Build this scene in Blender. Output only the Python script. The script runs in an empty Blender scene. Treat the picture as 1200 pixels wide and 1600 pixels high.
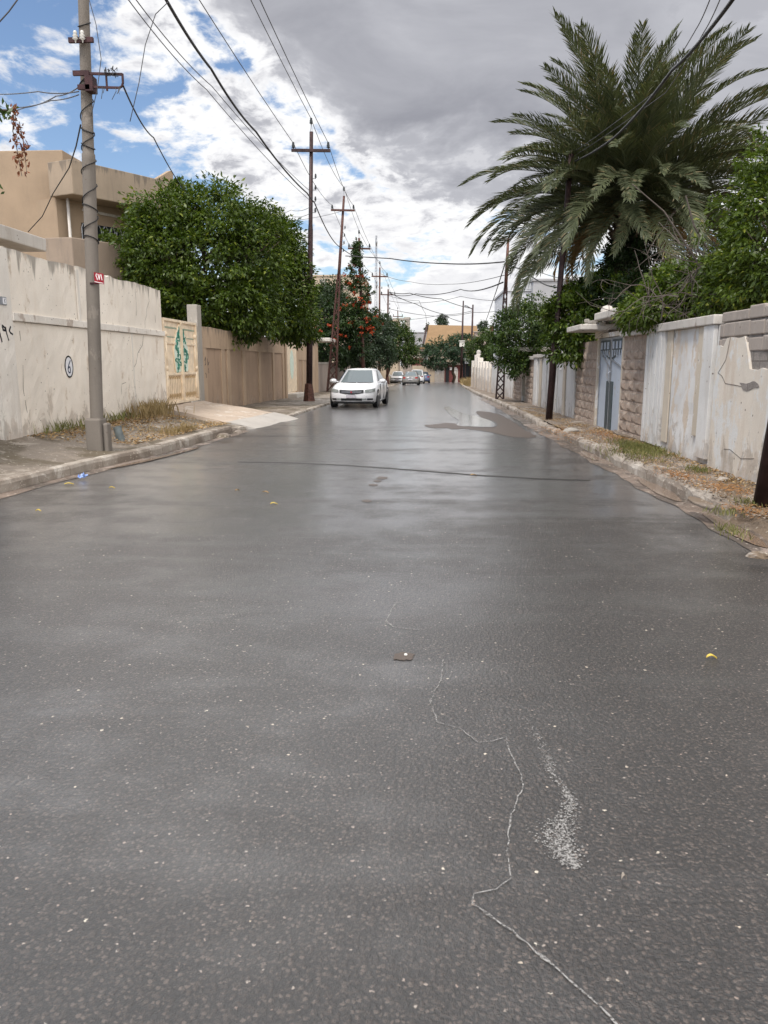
import bpy, math, random
import numpy as np
from mathutils import Vector, Matrix, Euler
R = math.radians
random.seed(7)
S = bpy.context.scene
COL = S.collection

# ------------------------------------------------------------------ camera, sky, sun, exposure
CZ, PITCH, YAW, FPX = 1.65, R(10.94), R(3.04), 1200.0
cam = bpy.data.cameras.new('camera'); camo = bpy.data.objects.new('camera', cam); COL.objects.link(camo)
camo.location = (0, 0, CZ); camo.rotation_euler = (math.pi/2 - PITCH, 0, YAW)
cam.sensor_fit = 'VERTICAL'; cam.sensor_height = 36; cam.sensor_width = 27; cam.lens = 27.0
cam.clip_start = 0.05; cam.clip_end = 3000
S.camera = camo
S.render.resolution_x, S.render.resolution_y = 768, 1024
S.view_settings.view_transform = 'Standard'; S.view_settings.look = 'None'
S.view_settings.exposure = 0.35; S.view_settings.gamma = 1.0
S.view_settings.use_curve_mapping = False
SUN_EL, SUN_AZ = R(58), R(215)      # azimuth measured clockwise from +Y (the way the street runs)

W = bpy.data.worlds.new('World'); S.world = W; W.use_nodes = True
nt = W.node_tree; N = nt.nodes; L = nt.links
for n in list(N): N.remove(n)
class G_:
    """small expression helper for shader node trees"""
    def __init__(s, nt): s.nt = nt; s.N = nt.nodes; s.L = nt.links
    def n(s, t, **k):
        x = s.N.new(t)
        for a, b in k.items(): setattr(x, a, b)
        return x
    def set(s, sock, v):
        if isinstance(v, bpy.types.NodeSocket): s.L.new(v, sock)
        elif v is not None:
            if isinstance(v, tuple) and len(v) == 3 and sock.type == 'RGBA': v = (*v, 1)
            sock.default_value = v
    def m(s, op, a, b=None, c=None, clamp=False):
        x = s.n('ShaderNodeMath', operation=op, use_clamp=clamp)
        for i, v in enumerate((a, b, c)):
            if v is not None: s.set(x.inputs[i], v)
        return x.outputs[0]
    def ss(s, v, a, b, lo=0., hi=1.):
        x = s.n('ShaderNodeMapRange', interpolation_type='SMOOTHSTEP')
        s.set(x.inputs[0], v); x.inputs[1].default_value = a; x.inputs[2].default_value = b
        x.inputs[3].default_value = lo; x.inputs[4].default_value = hi
        return x.outputs[0]
    def mix(s, f, a, b, blend='MIX'):
        x = s.n('ShaderNodeMix', data_type='RGBA', blend_type=blend)
        s.set(x.inputs[0], f); s.set(x.inputs[6], a); s.set(x.inputs[7], b)
        return x.outputs[2]
    def noise(s, vec, scale, detail=3., rough=.55, dist=0., out=0):
        x = s.n('ShaderNodeTexNoise'); s.set(x.inputs['Vector'], vec)
        x.inputs['Scale'].default_value = scale; x.inputs['Detail'].default_value = detail
        x.inputs['Roughness'].default_value = rough; x.inputs['Distortion'].default_value = dist
        return x.outputs[out]
    def vor(s, vec, scale, feature='F1', rnd=1.):
        x = s.n('ShaderNodeTexVoronoi', feature=feature); s.set(x.inputs['Vector'], vec)
        x.inputs['Scale'].default_value = scale; x.inputs['Randomness'].default_value = rnd
        return x
    def vmap(s, vec, scale=(1, 1, 1), loc=(0, 0, 0), rot=(0, 0, 0)):
        x = s.n('ShaderNodeMapping'); s.set(x.inputs[0], vec)
        x.inputs[1].default_value = loc; x.inputs[2].default_value = rot; x.inputs[3].default_value = scale
        return x.outputs[0]
    def ramp(s, f, stops):
        x = s.n('ShaderNodeValToRGB'); s.set(x.inputs[0], f); e = x.color_ramp.elements
        while len(e) > len(stops): e.remove(e[-1])
        while len(e) < len(stops): e.new(.5)
        for q, (p, c) in zip(e, stops): q.position = p; q.color = (*c, 1) if len(c) == 3 else c
        return x.outputs[0]

g = G_(nt)
tc = g.n('ShaderNodeTexCoord'); D = tc.outputs['Generated']
sp = g.n('ShaderNodeSeparateXYZ'); g.set(sp.inputs[0], D)
dx, dy, dz = sp.outputs
el = g.m('MULTIPLY', g.m('ARCSINE', dz), 57.2958)
az = g.m('MULTIPLY', g.m('ARCTAN2', dx, dy), 57.2958)
sky = g.n('ShaderNodeTexSky', sky_type='NISHITA'); sky.sun_disc = False
sky.sun_elevation = SUN_EL; sky.sun_rotation = SUN_AZ; sky.air_density = 1.0; sky.dust_density = .6; sky.ozone_density = 1.5
inv = g.m('DIVIDE', 1., g.m('ADD', g.m('MAXIMUM', dz, 0.), .30))
cb = g.n('ShaderNodeCombineXYZ'); g.set(cb.inputs[0], g.m('MULTIPLY', dx, inv)); g.set(cb.inputs[1], g.m('MULTIPLY', dy, inv))
UV = cb.outputs[0]
UVw = g.vmap(UV, (1, 1, 1), (3.1, 1.7, .3))
n1 = g.noise(UVw, 3.2, 9, .60, .25)
n2 = g.noise(g.vmap(UV, (1, 1, 1), (8.3, 4.2, 2.)), 9.5, 7, .62, .3)
n3 = g.noise(g.vmap(UV, (1, 1, 1), (1.2, 9.2, 5.)), 1.6, 6, .6, .3)
n4 = g.noise(g.vmap(UV, (1, 1.5, 1), (5.2, 2.2, 7.)), 2.6, 8, .58, .6)
# the heavy grey cloud: above ~11 degrees and to the right of the poles, its lower edge rising to the left
edge = g.m('ADD', 12.2, g.m('MULTIPLY', g.m('MAXIMUM', g.m('SUBTRACT', -2.5, az), 0.), .95))
edge = g.m('ADD', edge, g.m('MULTIPLY', g.m('SUBTRACT', n3, .5), 16.))
edge = g.m('ADD', edge, g.m('MULTIPLY', g.m('SUBTRACT', n1, .5), 15.))
mass = g.ss(g.m('SUBTRACT', el, edge), -2.2, 3.2)
# clear blue towards the left, cloud elsewhere
left = g.ss(az, -10., -20.)
lowleft = g.m('MULTIPLY', left, g.ss(el, 17., 10.))
cov = g.m('ADD', g.m('MULTIPLY', n1, .66), g.m('MULTIPLY', n2, .34))
cov = g.m('SUBTRACT', cov, g.m('MULTIPLY', left, .040))
cov = g.m('SUBTRACT', cov, g.m('MULTIPLY', lowleft, .040))
cov = g.m('SUBTRACT', cov, g.m('MULTIPLY', g.m('MULTIPLY', g.ss(az, -14., -10.), g.ss(az, -3., -7.)), g.m('MULTIPLY', g.ss(el, 9., 7.), .03)))
cov = g.m('ADD', cov, g.m('MULTIPLY', mass, .4))
cov = g.m('ADD', cov, g.m('MULTIPLY', g.ss(el, 6., 0.), .10))
cov = g.m('ADD', cov, g.m('MULTIPLY', g.ss(az, -12., 2.), .020))
cloud = g.ss(cov, .435, .515)
# white towards the thin sunlit edges, grey in the thick bellies
thick = g.ss(cov, .50, .62)
tone = g.m('ADD', g.m('MULTIPLY', thick, .40), g.m('MULTIPLY', g.ss(n2, .46, .66), .26))
tone = g.m('MULTIPLY', tone, g.ss(el, 3., 14., .34, 1.))
tone = g.m('MAXIMUM', tone, g.m('MULTIPLY', mass, g.m('SUBTRACT', g.m('ADD', .20, g.m('MULTIPLY', n4, 1.12)), g.ss(az, 6., 22., 0., .20))))
ccol = g.ramp(tone, [(0, (.84, .84, .84)), (.22, (.70, .70, .72)), (.5, (.43, .435, .47)), (.75, (.345, .35, .385)), (1, (.265, .27, .305))])
# unseen bright cloud overhead and behind the camera, added to light the walls
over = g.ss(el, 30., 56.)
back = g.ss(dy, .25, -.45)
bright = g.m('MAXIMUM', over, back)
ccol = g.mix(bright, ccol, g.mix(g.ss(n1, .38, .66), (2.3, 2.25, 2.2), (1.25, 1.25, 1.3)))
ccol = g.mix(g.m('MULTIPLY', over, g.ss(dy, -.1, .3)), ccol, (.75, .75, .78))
glow = g.m('MULTIPLY', g.m('MULTIPLY', g.ss(el, 22.8, 27.), g.ss(el, 42., 31.)), g.m('MULTIPLY', g.ss(az, 12., -6.), g.ss(az, -62., -30.)))  # unseen bright cloud zone just above the frame, shaped to feed the road sheen
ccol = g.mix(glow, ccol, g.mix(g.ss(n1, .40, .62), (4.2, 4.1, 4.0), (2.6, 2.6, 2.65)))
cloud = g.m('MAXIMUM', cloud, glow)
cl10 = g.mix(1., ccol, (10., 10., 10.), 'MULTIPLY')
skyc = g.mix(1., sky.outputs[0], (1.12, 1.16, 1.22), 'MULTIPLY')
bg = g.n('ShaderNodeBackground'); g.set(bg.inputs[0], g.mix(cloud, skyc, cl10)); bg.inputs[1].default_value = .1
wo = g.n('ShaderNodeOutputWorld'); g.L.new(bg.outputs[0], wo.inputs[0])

sun = bpy.data.lights.new('sun', 'SUN'); sun.energy = 2.6; sun.angle = R(14); sun.color = (1, .95, .88)
suno = bpy.data.objects.new('sun', sun); COL.objects.link(suno)
sd = Vector((math.sin(SUN_AZ)*math.cos(SUN_EL), math.cos(SUN_AZ)*math.cos(SUN_EL), math.sin(SUN_EL)))
suno.rotation_euler = sd.to_track_quat('Z', 'Y').to_euler()

# ------------------------------------------------------------------ surveying helpers
def ray(px, py):
    x = (px-600)/FPX; y = -(py-800)/FPX; z = -1.
    a = math.pi/2 - PITCH
    Y = y*math.cos(a) - z*math.sin(a); Z = y*math.sin(a) + z*math.cos(a)
    c, s = math.cos(YAW), math.sin(YAW)
    return Vector((x*c - Y*s, x*s + Y*c, Z))
def P(px, py, Y):                       # the point seen at (px, py) in the photograph that lies at distance Y
    d = ray(px, py); t = Y/d[1]; return Vector((t*d[0], Y, CZ + t*d[2]))
def zr(Y):                              # the street falls gently beyond 26 m
    if Y < 26: return 0.
    if Y < 34: return -.012*(Y-26)**2/16
    return -.012*(Y-30) if Y < 125 else -1.14
def Gd(px, py, dz=0.):                  # the point of the ground seen at (px, py)
    d = ray(px, py); t = (dz-CZ)/d[2]
    for i in range(60): t = .5*t + .5*(zr(t*d[1])+dz-CZ)/d[2]
    return Vector((t*d[0], t*d[1], CZ+t*d[2]))
def lerp(a, b, t): return a + (b-a)*t
def interp(tab, Y):
    if Y <= tab[0][0]: return tab[0][1]
    for (a, va), (b, vb) in zip(tab, tab[1:]):
        if Y <= b: return lerp(va, vb, (Y-a)/(b-a))
    return tab[-1][1]

# ------------------------------------------------------------------ mesh helpers
class MB:
    def __init__(s): s.v = []; s.f = []; s.mi = []; s.cur = 0
    def add(s, vs, fs):
        o = len(s.v); s.v += [tuple(v) for v in vs]; s.f += [tuple(i+o for i in f) for f in fs]; s.mi += [s.cur]*len(fs); return s
    def box(s, x0, x1, y0, y1, z0, z1):
        return s.add([(x0,y0,z0),(x1,y0,z0),(x1,y1,z0),(x0,y1,z0),(x0,y0,z1),(x1,y0,z1),(x1,y1,z1),(x0,y1,z1)],
                     [(3,2,1,0),(4,5,6,7),(0,1,5,4),(1,2,6,5),(2,3,7,6),(3,0,4,7)])
    def beam(s, a, b, w, h, up=(0,0,1)):          # a bar of section w x h from a to b
        a, b = Vector(a), Vector(b); d = (b-a).normalized(); u = Vector(up)
        if abs(d.dot(u)) > .98: u = Vector((1,0,0))
        r = d.cross(u).normalized(); u = r.cross(d)
        q = [r*x*w/2 + u*y*h/2 for x, y in ((-1,-1),(1,-1),(1,1),(-1,1))]
        return s.add([a+k for k in q]+[b+k for k in q], [(3,2,1,0),(4,5,6,7),(0,1,5,4),(1,2,6,5),(2,3,7,6),(3,0,4,7)])
    def tube(s, pts, rad, n=6, cap=True):
        pts = [Vector(p) for p in pts]
        if not hasattr(rad, '__len__'): rad = [rad]*len(pts)
        vs = []; fs = []; u = None
        for i, p in enumerate(pts):
            d = (pts[min(i+1, len(pts)-1)] - pts[max(i-1, 0)]).normalized()
            if u is None: u = d.orthogonal().normalized()
            u = (u - d*u.dot(d)).normalized(); w = d.cross(u)
            for k in range(n):
                a = 2*math.pi*k/n; vs.append(p + (u*math.cos(a)+w*math.sin(a))*rad[i])
        for i in range(len(pts)-1):
            for k in range(n):
                fs.append((i*n+k, i*n+(k+1)%n, (i+1)*n+(k+1)%n, (i+1)*n+k))
        if cap: fs += [tuple(range(n-1, -1, -1)), tuple((len(pts)-1)*n+k for k in range(n))]
        return s.add(vs, fs)
    def prism(s, poly, z0, z1):                   # horizontal footprint pulled up
        n = len(poly); vs = [(x,y,z0) for x,y in poly]+[(x,y,z1) for x,y in poly]
        return s.add(vs, [tuple(range(n-1,-1,-1)), tuple(range(n,2*n))]+[(i,(i+1)%n,n+(i+1)%n,n+i) for i in range(n)])
    def slab(s, loop, off):                       # any flat outline given thickness by the vector off
        n = len(loop); o = Vector(off); vs = [Vector(p) for p in loop]; vs += [p+o for p in vs]
        return s.add(vs, [tuple(range(n-1,-1,-1)), tuple(range(n,2*n))]+[(i,(i+1)%n,n+(i+1)%n,n+i) for i in range(n)])
    def lathe(s, prof, c=(0,0,0), n=16, axis='z'):
        vs = []; fs = []
        for r, h in prof:
            for k in range(n):
                a = 2*math.pi*k/n; x, y = r*math.cos(a), r*math.sin(a)
                p = (x, y, h) if axis == 'z' else (h, x, y)
                vs.append((p[0]+c[0], p[1]+c[1], p[2]+c[2]))
        for i in range(len(prof)-1):
            for k in range(n): fs.append((i*n+k, i*n+(k+1)%n, (i+1)*n+(k+1)%n, (i+1)*n+k))
        return s.add(vs, fs)
    def grid(s, rows):
        m = len(rows[0]); vs = [p for r in rows for p in r]
        return s.add(vs, [(i*m+j, i*m+j+1, (i+1)*m+j+1, (i+1)*m+j) for i in range(len(rows)-1) for j in range(m-1)])
    def build(s, name, mat, parent=None, smooth=False, bevel=0., angle=None):
        o = Vector((0,0,0))
        if parent:
            q = parent
            while q: o += q.location; q = q.parent
        me = bpy.data.meshes.new(name)
        me.from_pydata([(v[0]-o[0], v[1]-o[1], v[2]-o[2]) for v in s.v], [], s.f)
        for m in (mat if isinstance(mat, (list, tuple)) else [mat]): me.materials.append(m)
        if isinstance(mat, (list, tuple)): me.polygons.foreach_set('material_index', s.mi)
        if smooth: me.polygons.foreach_set('use_smooth', [True]*len(me.polygons))
        me.update()
        ob = bpy.data.objects.new(name, me); COL.objects.link(ob)
        if parent: ob.parent = parent
        if bevel:
            b = ob.modifiers.new('bevel', 'BEVEL'); b.width = bevel; b.segments = 2; b.limit_method = 'ANGLE'; b.angle_limit = R(40)
        return ob
def tag(o, label, cat, group=None, kind=None):
    if label: o['label'] = label
    if cat: o['category'] = cat
    if group: o['group'] = group
    if kind: o['kind'] = kind
    return o
def thing(name, loc, label, cat, group=None):
    o = bpy.data.objects.new(name, None); COL.objects.link(o); o.location = loc; o.empty_display_size = .2
    return tag(o, label, cat, group)
def struct(o): o['kind'] = 'structure'; return o
def copy_tree(o, parent=None):
    c = o.copy(); COL.objects.link(c)
    if parent: c.parent = parent
    for ch in o.children: copy_tree(ch, c)
    return c
def fast_mesh(name, V, F, mat, parent=None, smooth=False):     # V (n,3) array, F (m,4) array
    o = Vector((0,0,0))
    q = parent
    while q: o += q.location; q = q.parent
    V = np.asarray(V, dtype=np.float32) - np.array(o, dtype=np.float32)
    me = bpy.data.meshes.new(name); k = F.shape[1]
    me.vertices.add(len(V)); me.vertices.foreach_set('co', V.ravel())
    me.loops.add(F.size); me.loops.foreach_set('vertex_index', F.astype(np.int32).ravel())
    me.polygons.add(len(F)); me.polygons.foreach_set('loop_start', np.arange(0, F.size, k, dtype=np.int32))
    if smooth: me.polygons.foreach_set('use_smooth', np.ones(len(F), dtype=bool))
    me.update(calc_edges=True); me.materials.append(mat)
    ob = bpy.data.objects.new(name, me); COL.objects.link(ob)
    if parent: ob.parent = parent
    return ob

# ------------------------------------------------------------------ materials
def newmat(name):
    m = bpy.data.materials.new(name); m.use_nodes = True; t = m.node_tree
    for n in list(t.nodes): t.nodes.remove(n)
    g = G_(t); o = g.n('ShaderNodeOutputMaterial'); b = g.n('ShaderNodeBsdfPrincipled'); g.L.new(b.outputs[0], o.inputs[0])
    geo = g.n('ShaderNodeNewGeometry')
    return m, g, b, geo.outputs['Position'], o
def bump(g, b, h, strength, dist=.01):
    x = g.n('ShaderNodeBump'); x.inputs['Strength'].default_value = strength; x.inputs['Distance'].default_value = dist
    g.set(x.inputs['Height'], h); g.L.new(x.outputs[0], b.inputs['Normal'])
def plain(name, col, rough=.6, metal=0., var=.25, scale=9., spec=.4):
    m, g, b, p, o = newmat(name)
    tcn = g.n('ShaderNodeTexCoord').outputs['Object']
    n = g.noise(tcn, scale, 5, .6)
    g.set(b.inputs['Base Color'], g.mix(g.ss(n, .3, .7), tuple(c*(1-var) for c in col), tuple(min(1, c*(1+var)) for c in col)))
    g.set(b.inputs['Roughness'], g.m('ADD', rough-.08, g.m('MULTIPLY', n, .16))); b.inputs['Metallic'].default_value = metal
    b.inputs['Specular IOR Level'].default_value = spec
    bump(g, b, n, .15, .004)
    return m
def plaster(name, col, dirt, streak=.5, patch=None, patch_amt=.0, chips=.0, seed=0., top_dirt=None, rough=.85, run=None, foot=None):
    """painted render: cloudy tone, vertical water runs, flaked patches and small chips"""
    m, g, b, p, o = newmat(name)
    q = g.vmap(p, (1,1,1), (seed, seed*1.7, seed*.3))
    big = g.noise(q, .9, 5, .6); mid = g.noise(q, 4.5, 5, .65); fine = g.noise(q, 40, 4, .6)
    runs = g.noise(g.vmap(q, (3.2, 3.2, .55)), 1.0, 7, .7, .4)
    runs2 = g.noise(g.vmap(q, (13, 13, 1.1)), 1.0, 5, .7, .3)
    c = g.mix(g.ss(big, .3, .7), tuple(x*.86 for x in col), col)
    c = g.mix(g.m('MULTIPLY', g.ss(runs, .48, .72), streak), c, dirt)
    c = g.mix(g.m('MULTIPLY', g.ss(runs2, .52, .75), streak*.55), c, run or tuple(x*1.15 for x in dirt))
    if patch:
        pm = g.m('ADD', g.m('MULTIPLY', g.noise(g.vmap(q, (2.2, 2.2, .8)), 1.2, 6, .7), .75), g.m('MULTIPLY', mid, .25))
        c = g.mix(g.ss(pm, .62-.22*patch_amt, .66-.22*patch_amt), c, patch)
    if chips:
        vo = g.vor(q, 7.5); ch = g.m('MULTIPLY', g.ss(vo.outputs['Distance'], .13, .07), g.ss(g.noise(q, 1.3, 2), .52-.1*chips, .6))
        c = g.mix(ch, c, (.14, .11, .09))
    if foot is not None:                           # salt and splash stains rising unevenly from the pavement
        sf = g.n('ShaderNodeSeparateXYZ'); g.set(sf.inputs[0], p)
        rise = g.m('SUBTRACT', g.m('SUBTRACT', sf.outputs[2], foot), g.m('MULTIPLY', g.ss(g.noise(g.vmap(q, (2.6, 2.6, 1.4)), 1., 7, .72, .5), .40, .72), 1.0))
        c = g.mix(g.m('MULTIPLY', g.ss(rise, .16, -.12), .48), c, g.mix(g.ss(mid, .35, .65), (.16,.125,.10), (.40,.31,.24)))
    if top_dirt is not None:                       # black mould hanging in tongues from the coping
        sep = g.n('ShaderNodeSeparateXYZ'); g.set(sep.inputs[0], p)
        tongue = g.noise(g.vmap(q, (4.5, 4.5, .3)), 1., 5, .7)
        h = g.m('SUBTRACT', top_dirt, sep.outputs[2])
        md = g.ss(g.m('SUBTRACT', h, g.m('MULTIPLY', g.ss(tongue, .42, .78), .60)), .07, -.14)
        c = g.mix(g.m('MULTIPLY', md, .62), c, (.115, .10, .085))
    g.set(b.inputs['Base Color'], g.mix(g.m('MULTIPLY', g.ss(fine, .35, .7), .12), c, tuple(x*.6 for x in col)))
    b.inputs['Roughness'].default_value = rough; b.inputs['Specular IOR Level'].default_value = .25
    bump(g, b, g.m('ADD', g.m('MULTIPLY', mid, .6), g.m('MULTIPLY', fine, .4)), .5, .015)
    return m
def leafmat(name, dark, light, extra=None, rough=.42, trans=.28):
    m, g, b, p, o = newmat(name)
    geo = g.n('ShaderNodeNewGeometry'); rnd = geo.outputs['Random Per Island']
    n = g.noise(p, 1.1, 3, .6)
    f = g.m('ADD', g.m('MULTIPLY', rnd, .62), g.m('MULTIPLY', g.ss(n, .3, .7), .38))
    c = g.mix(f, dark, light)
    if extra: c = g.mix(g.ss(rnd, .93, .97), c, extra)
    g.set(b.inputs['Base Color'], c); b.inputs['Roughness'].default_value = rough; b.inputs['Specular IOR Level'].default_value = .35
    tr = g.n('ShaderNodeBsdfTranslucent'); g.set(tr.inputs[0], g.mix(1., c, (1.3, 1.35, .7), 'MULTIPLY'))
    mx = g.n('ShaderNodeMixShader'); mx.inputs[0].default_value = trans
    g.L.new(b.outputs[0], mx.inputs[1]); g.L.new(tr.outputs[0], mx.inputs[2]); g.L.new(mx.outputs[0], o.inputs[0])
    return m

M = {}
M['white_wall'] = plaster('white_plaster', (.84,.765,.665), (.66,.55,.43), .28, (.62,.52,.42), .2, .8, 1., top_dirt=3.56, foot=.38)
M['white_pier'] = plaster('pier_plaster', (.76,.71,.64), (.50,.43,.36), .4, (.45,.38,.32), .2, .9, 4., foot=.35)
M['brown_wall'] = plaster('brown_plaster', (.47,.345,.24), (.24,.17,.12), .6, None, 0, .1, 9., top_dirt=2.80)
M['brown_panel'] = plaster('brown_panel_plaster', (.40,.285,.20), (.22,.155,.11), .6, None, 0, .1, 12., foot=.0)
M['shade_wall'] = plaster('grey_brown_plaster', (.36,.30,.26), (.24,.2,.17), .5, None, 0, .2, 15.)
M['cream_wall'] = plaster('cream_plaster', (.50,.41,.31), (.34,.27,.2), .45, None, 0, .2, 18.)
M['house'] = plaster('tan_house_plaster', (.345,.258,.178), (.25,.19,.135), .38, None, 0, 0, 21.)
M['house_low'] = plaster('house_parapet_plaster', (.31,.245,.19), (.18,.15,.125), .6, None, 0, 0, 22.)
M['flaking'] = plaster('flaking_white_paint', (.66,.645,.625), (.50,.43,.35), .6, (.56,.47,.38), .5, .5, 27., run=(.60,.58,.53), foot=.15)
M['flaking2'] = plaster('peeling_cream_paint', (.64,.575,.49), (.50,.40,.31), .65, (.60,.59,.565), .5, .5, 33., run=(.62,.60,.55), foot=.1)
M['white_paint'] = plaster('white_limewash', (.63,.615,.59), (.46,.42,.37), .6, (.54,.47,.39), .2, .3, 37., foot=.0)
M['cream_strip'] = plaster('cream_render', (.53,.46,.37), (.42,.35,.27), .45, (.62,.60,.57), .3, .5, 41.)
M['conc'] = plaster('raw_concrete', (.36,.33,.29), (.22,.19,.16), .4, (.45,.42,.37), .25, .3, 44.)
M['pole_conc'] = plaster('weathered_pole_concrete', (.20,.175,.15), (.115,.098,.082), .6, (.235,.205,.175), .15, .9, 81.)
M['conc_white'] = plaster('pale_concrete', (.56,.52,.47), (.32,.27,.22), .5, (.3,.25,.21), .2, .3, 47.)
M['bldg_white'] = plaster('far_white_render', (.62,.63,.65), (.45,.45,.46), .3, None, 0, 0, 52.)
M['bldg_grey'] = plaster('far_grey_render', (.36,.36,.37), (.27,.26,.26), .35, None, 0, 0, 55.)
M['roof_orange'] = plaster('ochre_roof', (.25,.16,.085), (.19,.125,.07), .4, None, 0, 0, 57.)
M['red_paint'] = plain('dull_red_paint', (.14,.04,.036), .6)
M['gate_cream'] = plain('cream_gate_paint', (.76,.62,.45), .5, 0, .14, 5.)
M['gate_relief'] = plain('worn_gold_relief', (.42,.29,.15), .55, 0, .2)
M['gate_green'] = plain('green_enamel', (.03,.20,.14), .45, 0, .5, 14.)
m, g, b, p, o = newmat('pierced_metal'); sx_ = g.n('ShaderNodeSeparateXYZ'); g.set(sx_.inputs[0], p)
g.set(b.inputs['Base Color'], g.mix(g.m('GREATER_THAN', g.m('FRACT', g.m('MULTIPLY', sx_.outputs[1], 14.)), .36), (.70,.56,.38), (.05,.20,.15))); b.inputs['Roughness'].default_value = .5; M['pierced'] = m
M['gate_pale'] = plain('pale_green_enamel', (.62,.72,.62), .5, 0, .15, 12.)
M['gate_blue'] = plaster('pale_blue_gate_paint', (.41,.455,.52), (.36,.37,.39), .45, (.33,.30,.27), .12, .2, 61., rough=.5)
M['gate_dark'] = plain('grey_green_gate_paint', (.045,.058,.062), .5, 0, .3)
M['glass_dark'] = plain('dark_window_glass', (.018,.022,.026), .12, 0, .2)
M['rust'] = plain('rusty_brown_steel', (.10,.045,.033), .62, .35, .45, 12.)
M['rust_red'] = plain('red_oxide_steel', (.085,.040,.032), .65, .3, .4, 12.)
M['dark_steel'] = plain('dark_brown_steel', (.040,.022,.021), .5, .4, .35, 7.)
M['bracket'] = plain('maroon_bracket_steel', (.050,.020,.021), .6, .3, .3)
M['porcelain'] = plain('dark_porcelain', (.03,.035,.035), .3, 0, .2)
M['white_porcelain'] = plain('white_porcelain', (.6,.58,.53), .3, 0, .1)
M['cable'] = plain('black_cable', (.018,.017,.017), .6, 0, .2)
M['wire'] = plain('aged_wire', (.07,.068,.07), .5, .3, .2)
M['galv'] = plain('galvanised_steel', (.30,.31,.33), .45, .6, .15)
M['sign_red'] = plain('red_sign_enamel', (.27,.012,.022), .4, 0, .12)
M['sign_white'] = plain('white_lettering', (.78,.74,.72), .5, 0, .05)
M['ink'] = plain('black_spray_paint', (.015,.013,.02), .6, 0, .2)
M['crack'] = plain('grey_brown_crack', (.12,.095,.075), .9, 0, .4)
M['tar'] = plain('tarry_joint', (.022,.019,.017), .55, 0, .4, 20.)
M['ink_blue'] = plain('dark_blue_stencil_paint', (.03,.045,.10), .6, 0, .2)
M['white_dot'] = plain('white_stencil_paint', (.74,.74,.76), .6, 0, .05)
M['bark'] = plain('bark', (.10,.075,.055), .9, 0, .4, 14.)
M['twig'] = plain('bare_twigs', (.105,.085,.072), .85, 0, .25, 14.)
M['rubber'] = plain('tyre_rubber', (.014,.014,.015), .75, 0, .2)
M['rim'] = plain('alloy_rim', (.42,.43,.45), .3, .7, .05)
M['black_trim'] = plain('black_plastic_trim', (.015,.016,.018), .45, 0, .2)
M['chrome'] = plain('chrome_trim', (.6,.6,.62), .18, .9, .03)
M['lamp'] = plain('headlamp_lens', (.27,.29,.28), .12, .2, .12, 20.)
M['tail'] = plain('tail_lamp_lens', (.30,.02,.02), .2, 0, .1)
M['plate'] = plain('number_plate_white', (.40,.38,.41), .5, 0, .08)
M['emblem'] = plain('red_emblem', (.30,.03,.05), .35, .2, .1)
M['blue_plastic'] = plain('blue_plastic', (.22,.32,.6), .35, 0, .4, 30.)
M['grey_pipe'] = plain('grey_plastic_pipe', (.13,.15,.15), .5, 0, .2)
def carpaint(name, col):
    m, g, b, p, o = newmat(name); n = g.noise(p, 3., 4, .6)
    g.set(b.inputs['Base Color'], g.mix(n, tuple(c*.93 for c in col), col)); b.inputs['Roughness'].default_value = .32
    b.inputs['Coat Weight'].default_value = .7; b.inputs['Coat Roughness'].default_value = .06
    return m
M['paint_white'] = carpaint('white_car_paint', (.66,.66,.67)); M['paint_grey'] = carpaint('champagne_grey_car_paint', (.19,.183,.172))
M['paint_blue'] = carpaint('blue_car_paint', (.08,.11,.22))
m, g, b, p, o = newmat('car_glass'); b.inputs['Base Color'].default_value = (.13,.155,.165,1); b.inputs['Roughness'].default_value = .06
b.inputs['Specular IOR Level'].default_value = .6; M['car_glass'] = m
# leaf kinds
M['citrus'] = leafmat('citrus_leaves', (.018,.038,.005), (.095,.142,.016), (.18,.21,.03))
M['dark_leaf'] = leafmat('dark_evergreen_leaves', (.010,.022,.009), (.032,.060,.016))
M['mid_leaf'] = leafmat('mid_green_leaves', (.022,.045,.012), (.065,.105,.022), (.13,.16,.03))
M['bright_leaf'] = leafmat('yellow_green_leaves', (.030,.055,.008), (.115,.165,.022), (.20,.22,.03))
M['olive_leaf'] = leafmat('olive_grey_leaves', (.020,.036,.020), (.055,.085,.045))
M['vine_leaf'] = leafmat('vine_leaves', (.016,.035,.012), (.05,.085,.022))
M['blossom'] = leafmat('orange_red_trumpet_blossom', (.24,.030,.012), (.40,.070,.02), None, .6, .3)
M['far_leaf'] = leafmat('far_blue_green_leaves', (.022,.045,.026), (.055,.095,.050))
M['palm_leaf'] = leafmat('date_palm_leaflets', (.040,.052,.025), (.112,.126,.062), (.19,.15,.08), .50, .16)
M['palm_dry'] = leafmat('dry_palm_leaflets', (.16,.10,.045), (.33,.22,.10), None, .7, .2)
M['dry_leaf'] = leafmat('dry_brown_leaves', (.10,.032,.018), (.24,.085,.04), None, .6, .2)
M['litter'] = leafmat('fallen_dry_litter', (.17,.085,.035), (.50,.35,.17), (.62,.56,.46), .8, .1)
M['yellow_leaf'] = leafmat('yellow_fallen_leaf', (.50,.36,.05), (.66,.50,.12), None, .6, .15)
M['grass'] = leafmat('short_green_grass', (.10,.11,.03), (.24,.235,.08), (.42,.34,.17), .7, .2)
M['straw'] = leafmat('straw_coloured_grass', (.22,.16,.075), (.38,.285,.15), None, .8, .15)
M['pinnate'] = leafmat('orange_brown_litter', (.22,.095,.035), (.42,.22,.08), None, .8, .1)

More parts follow.
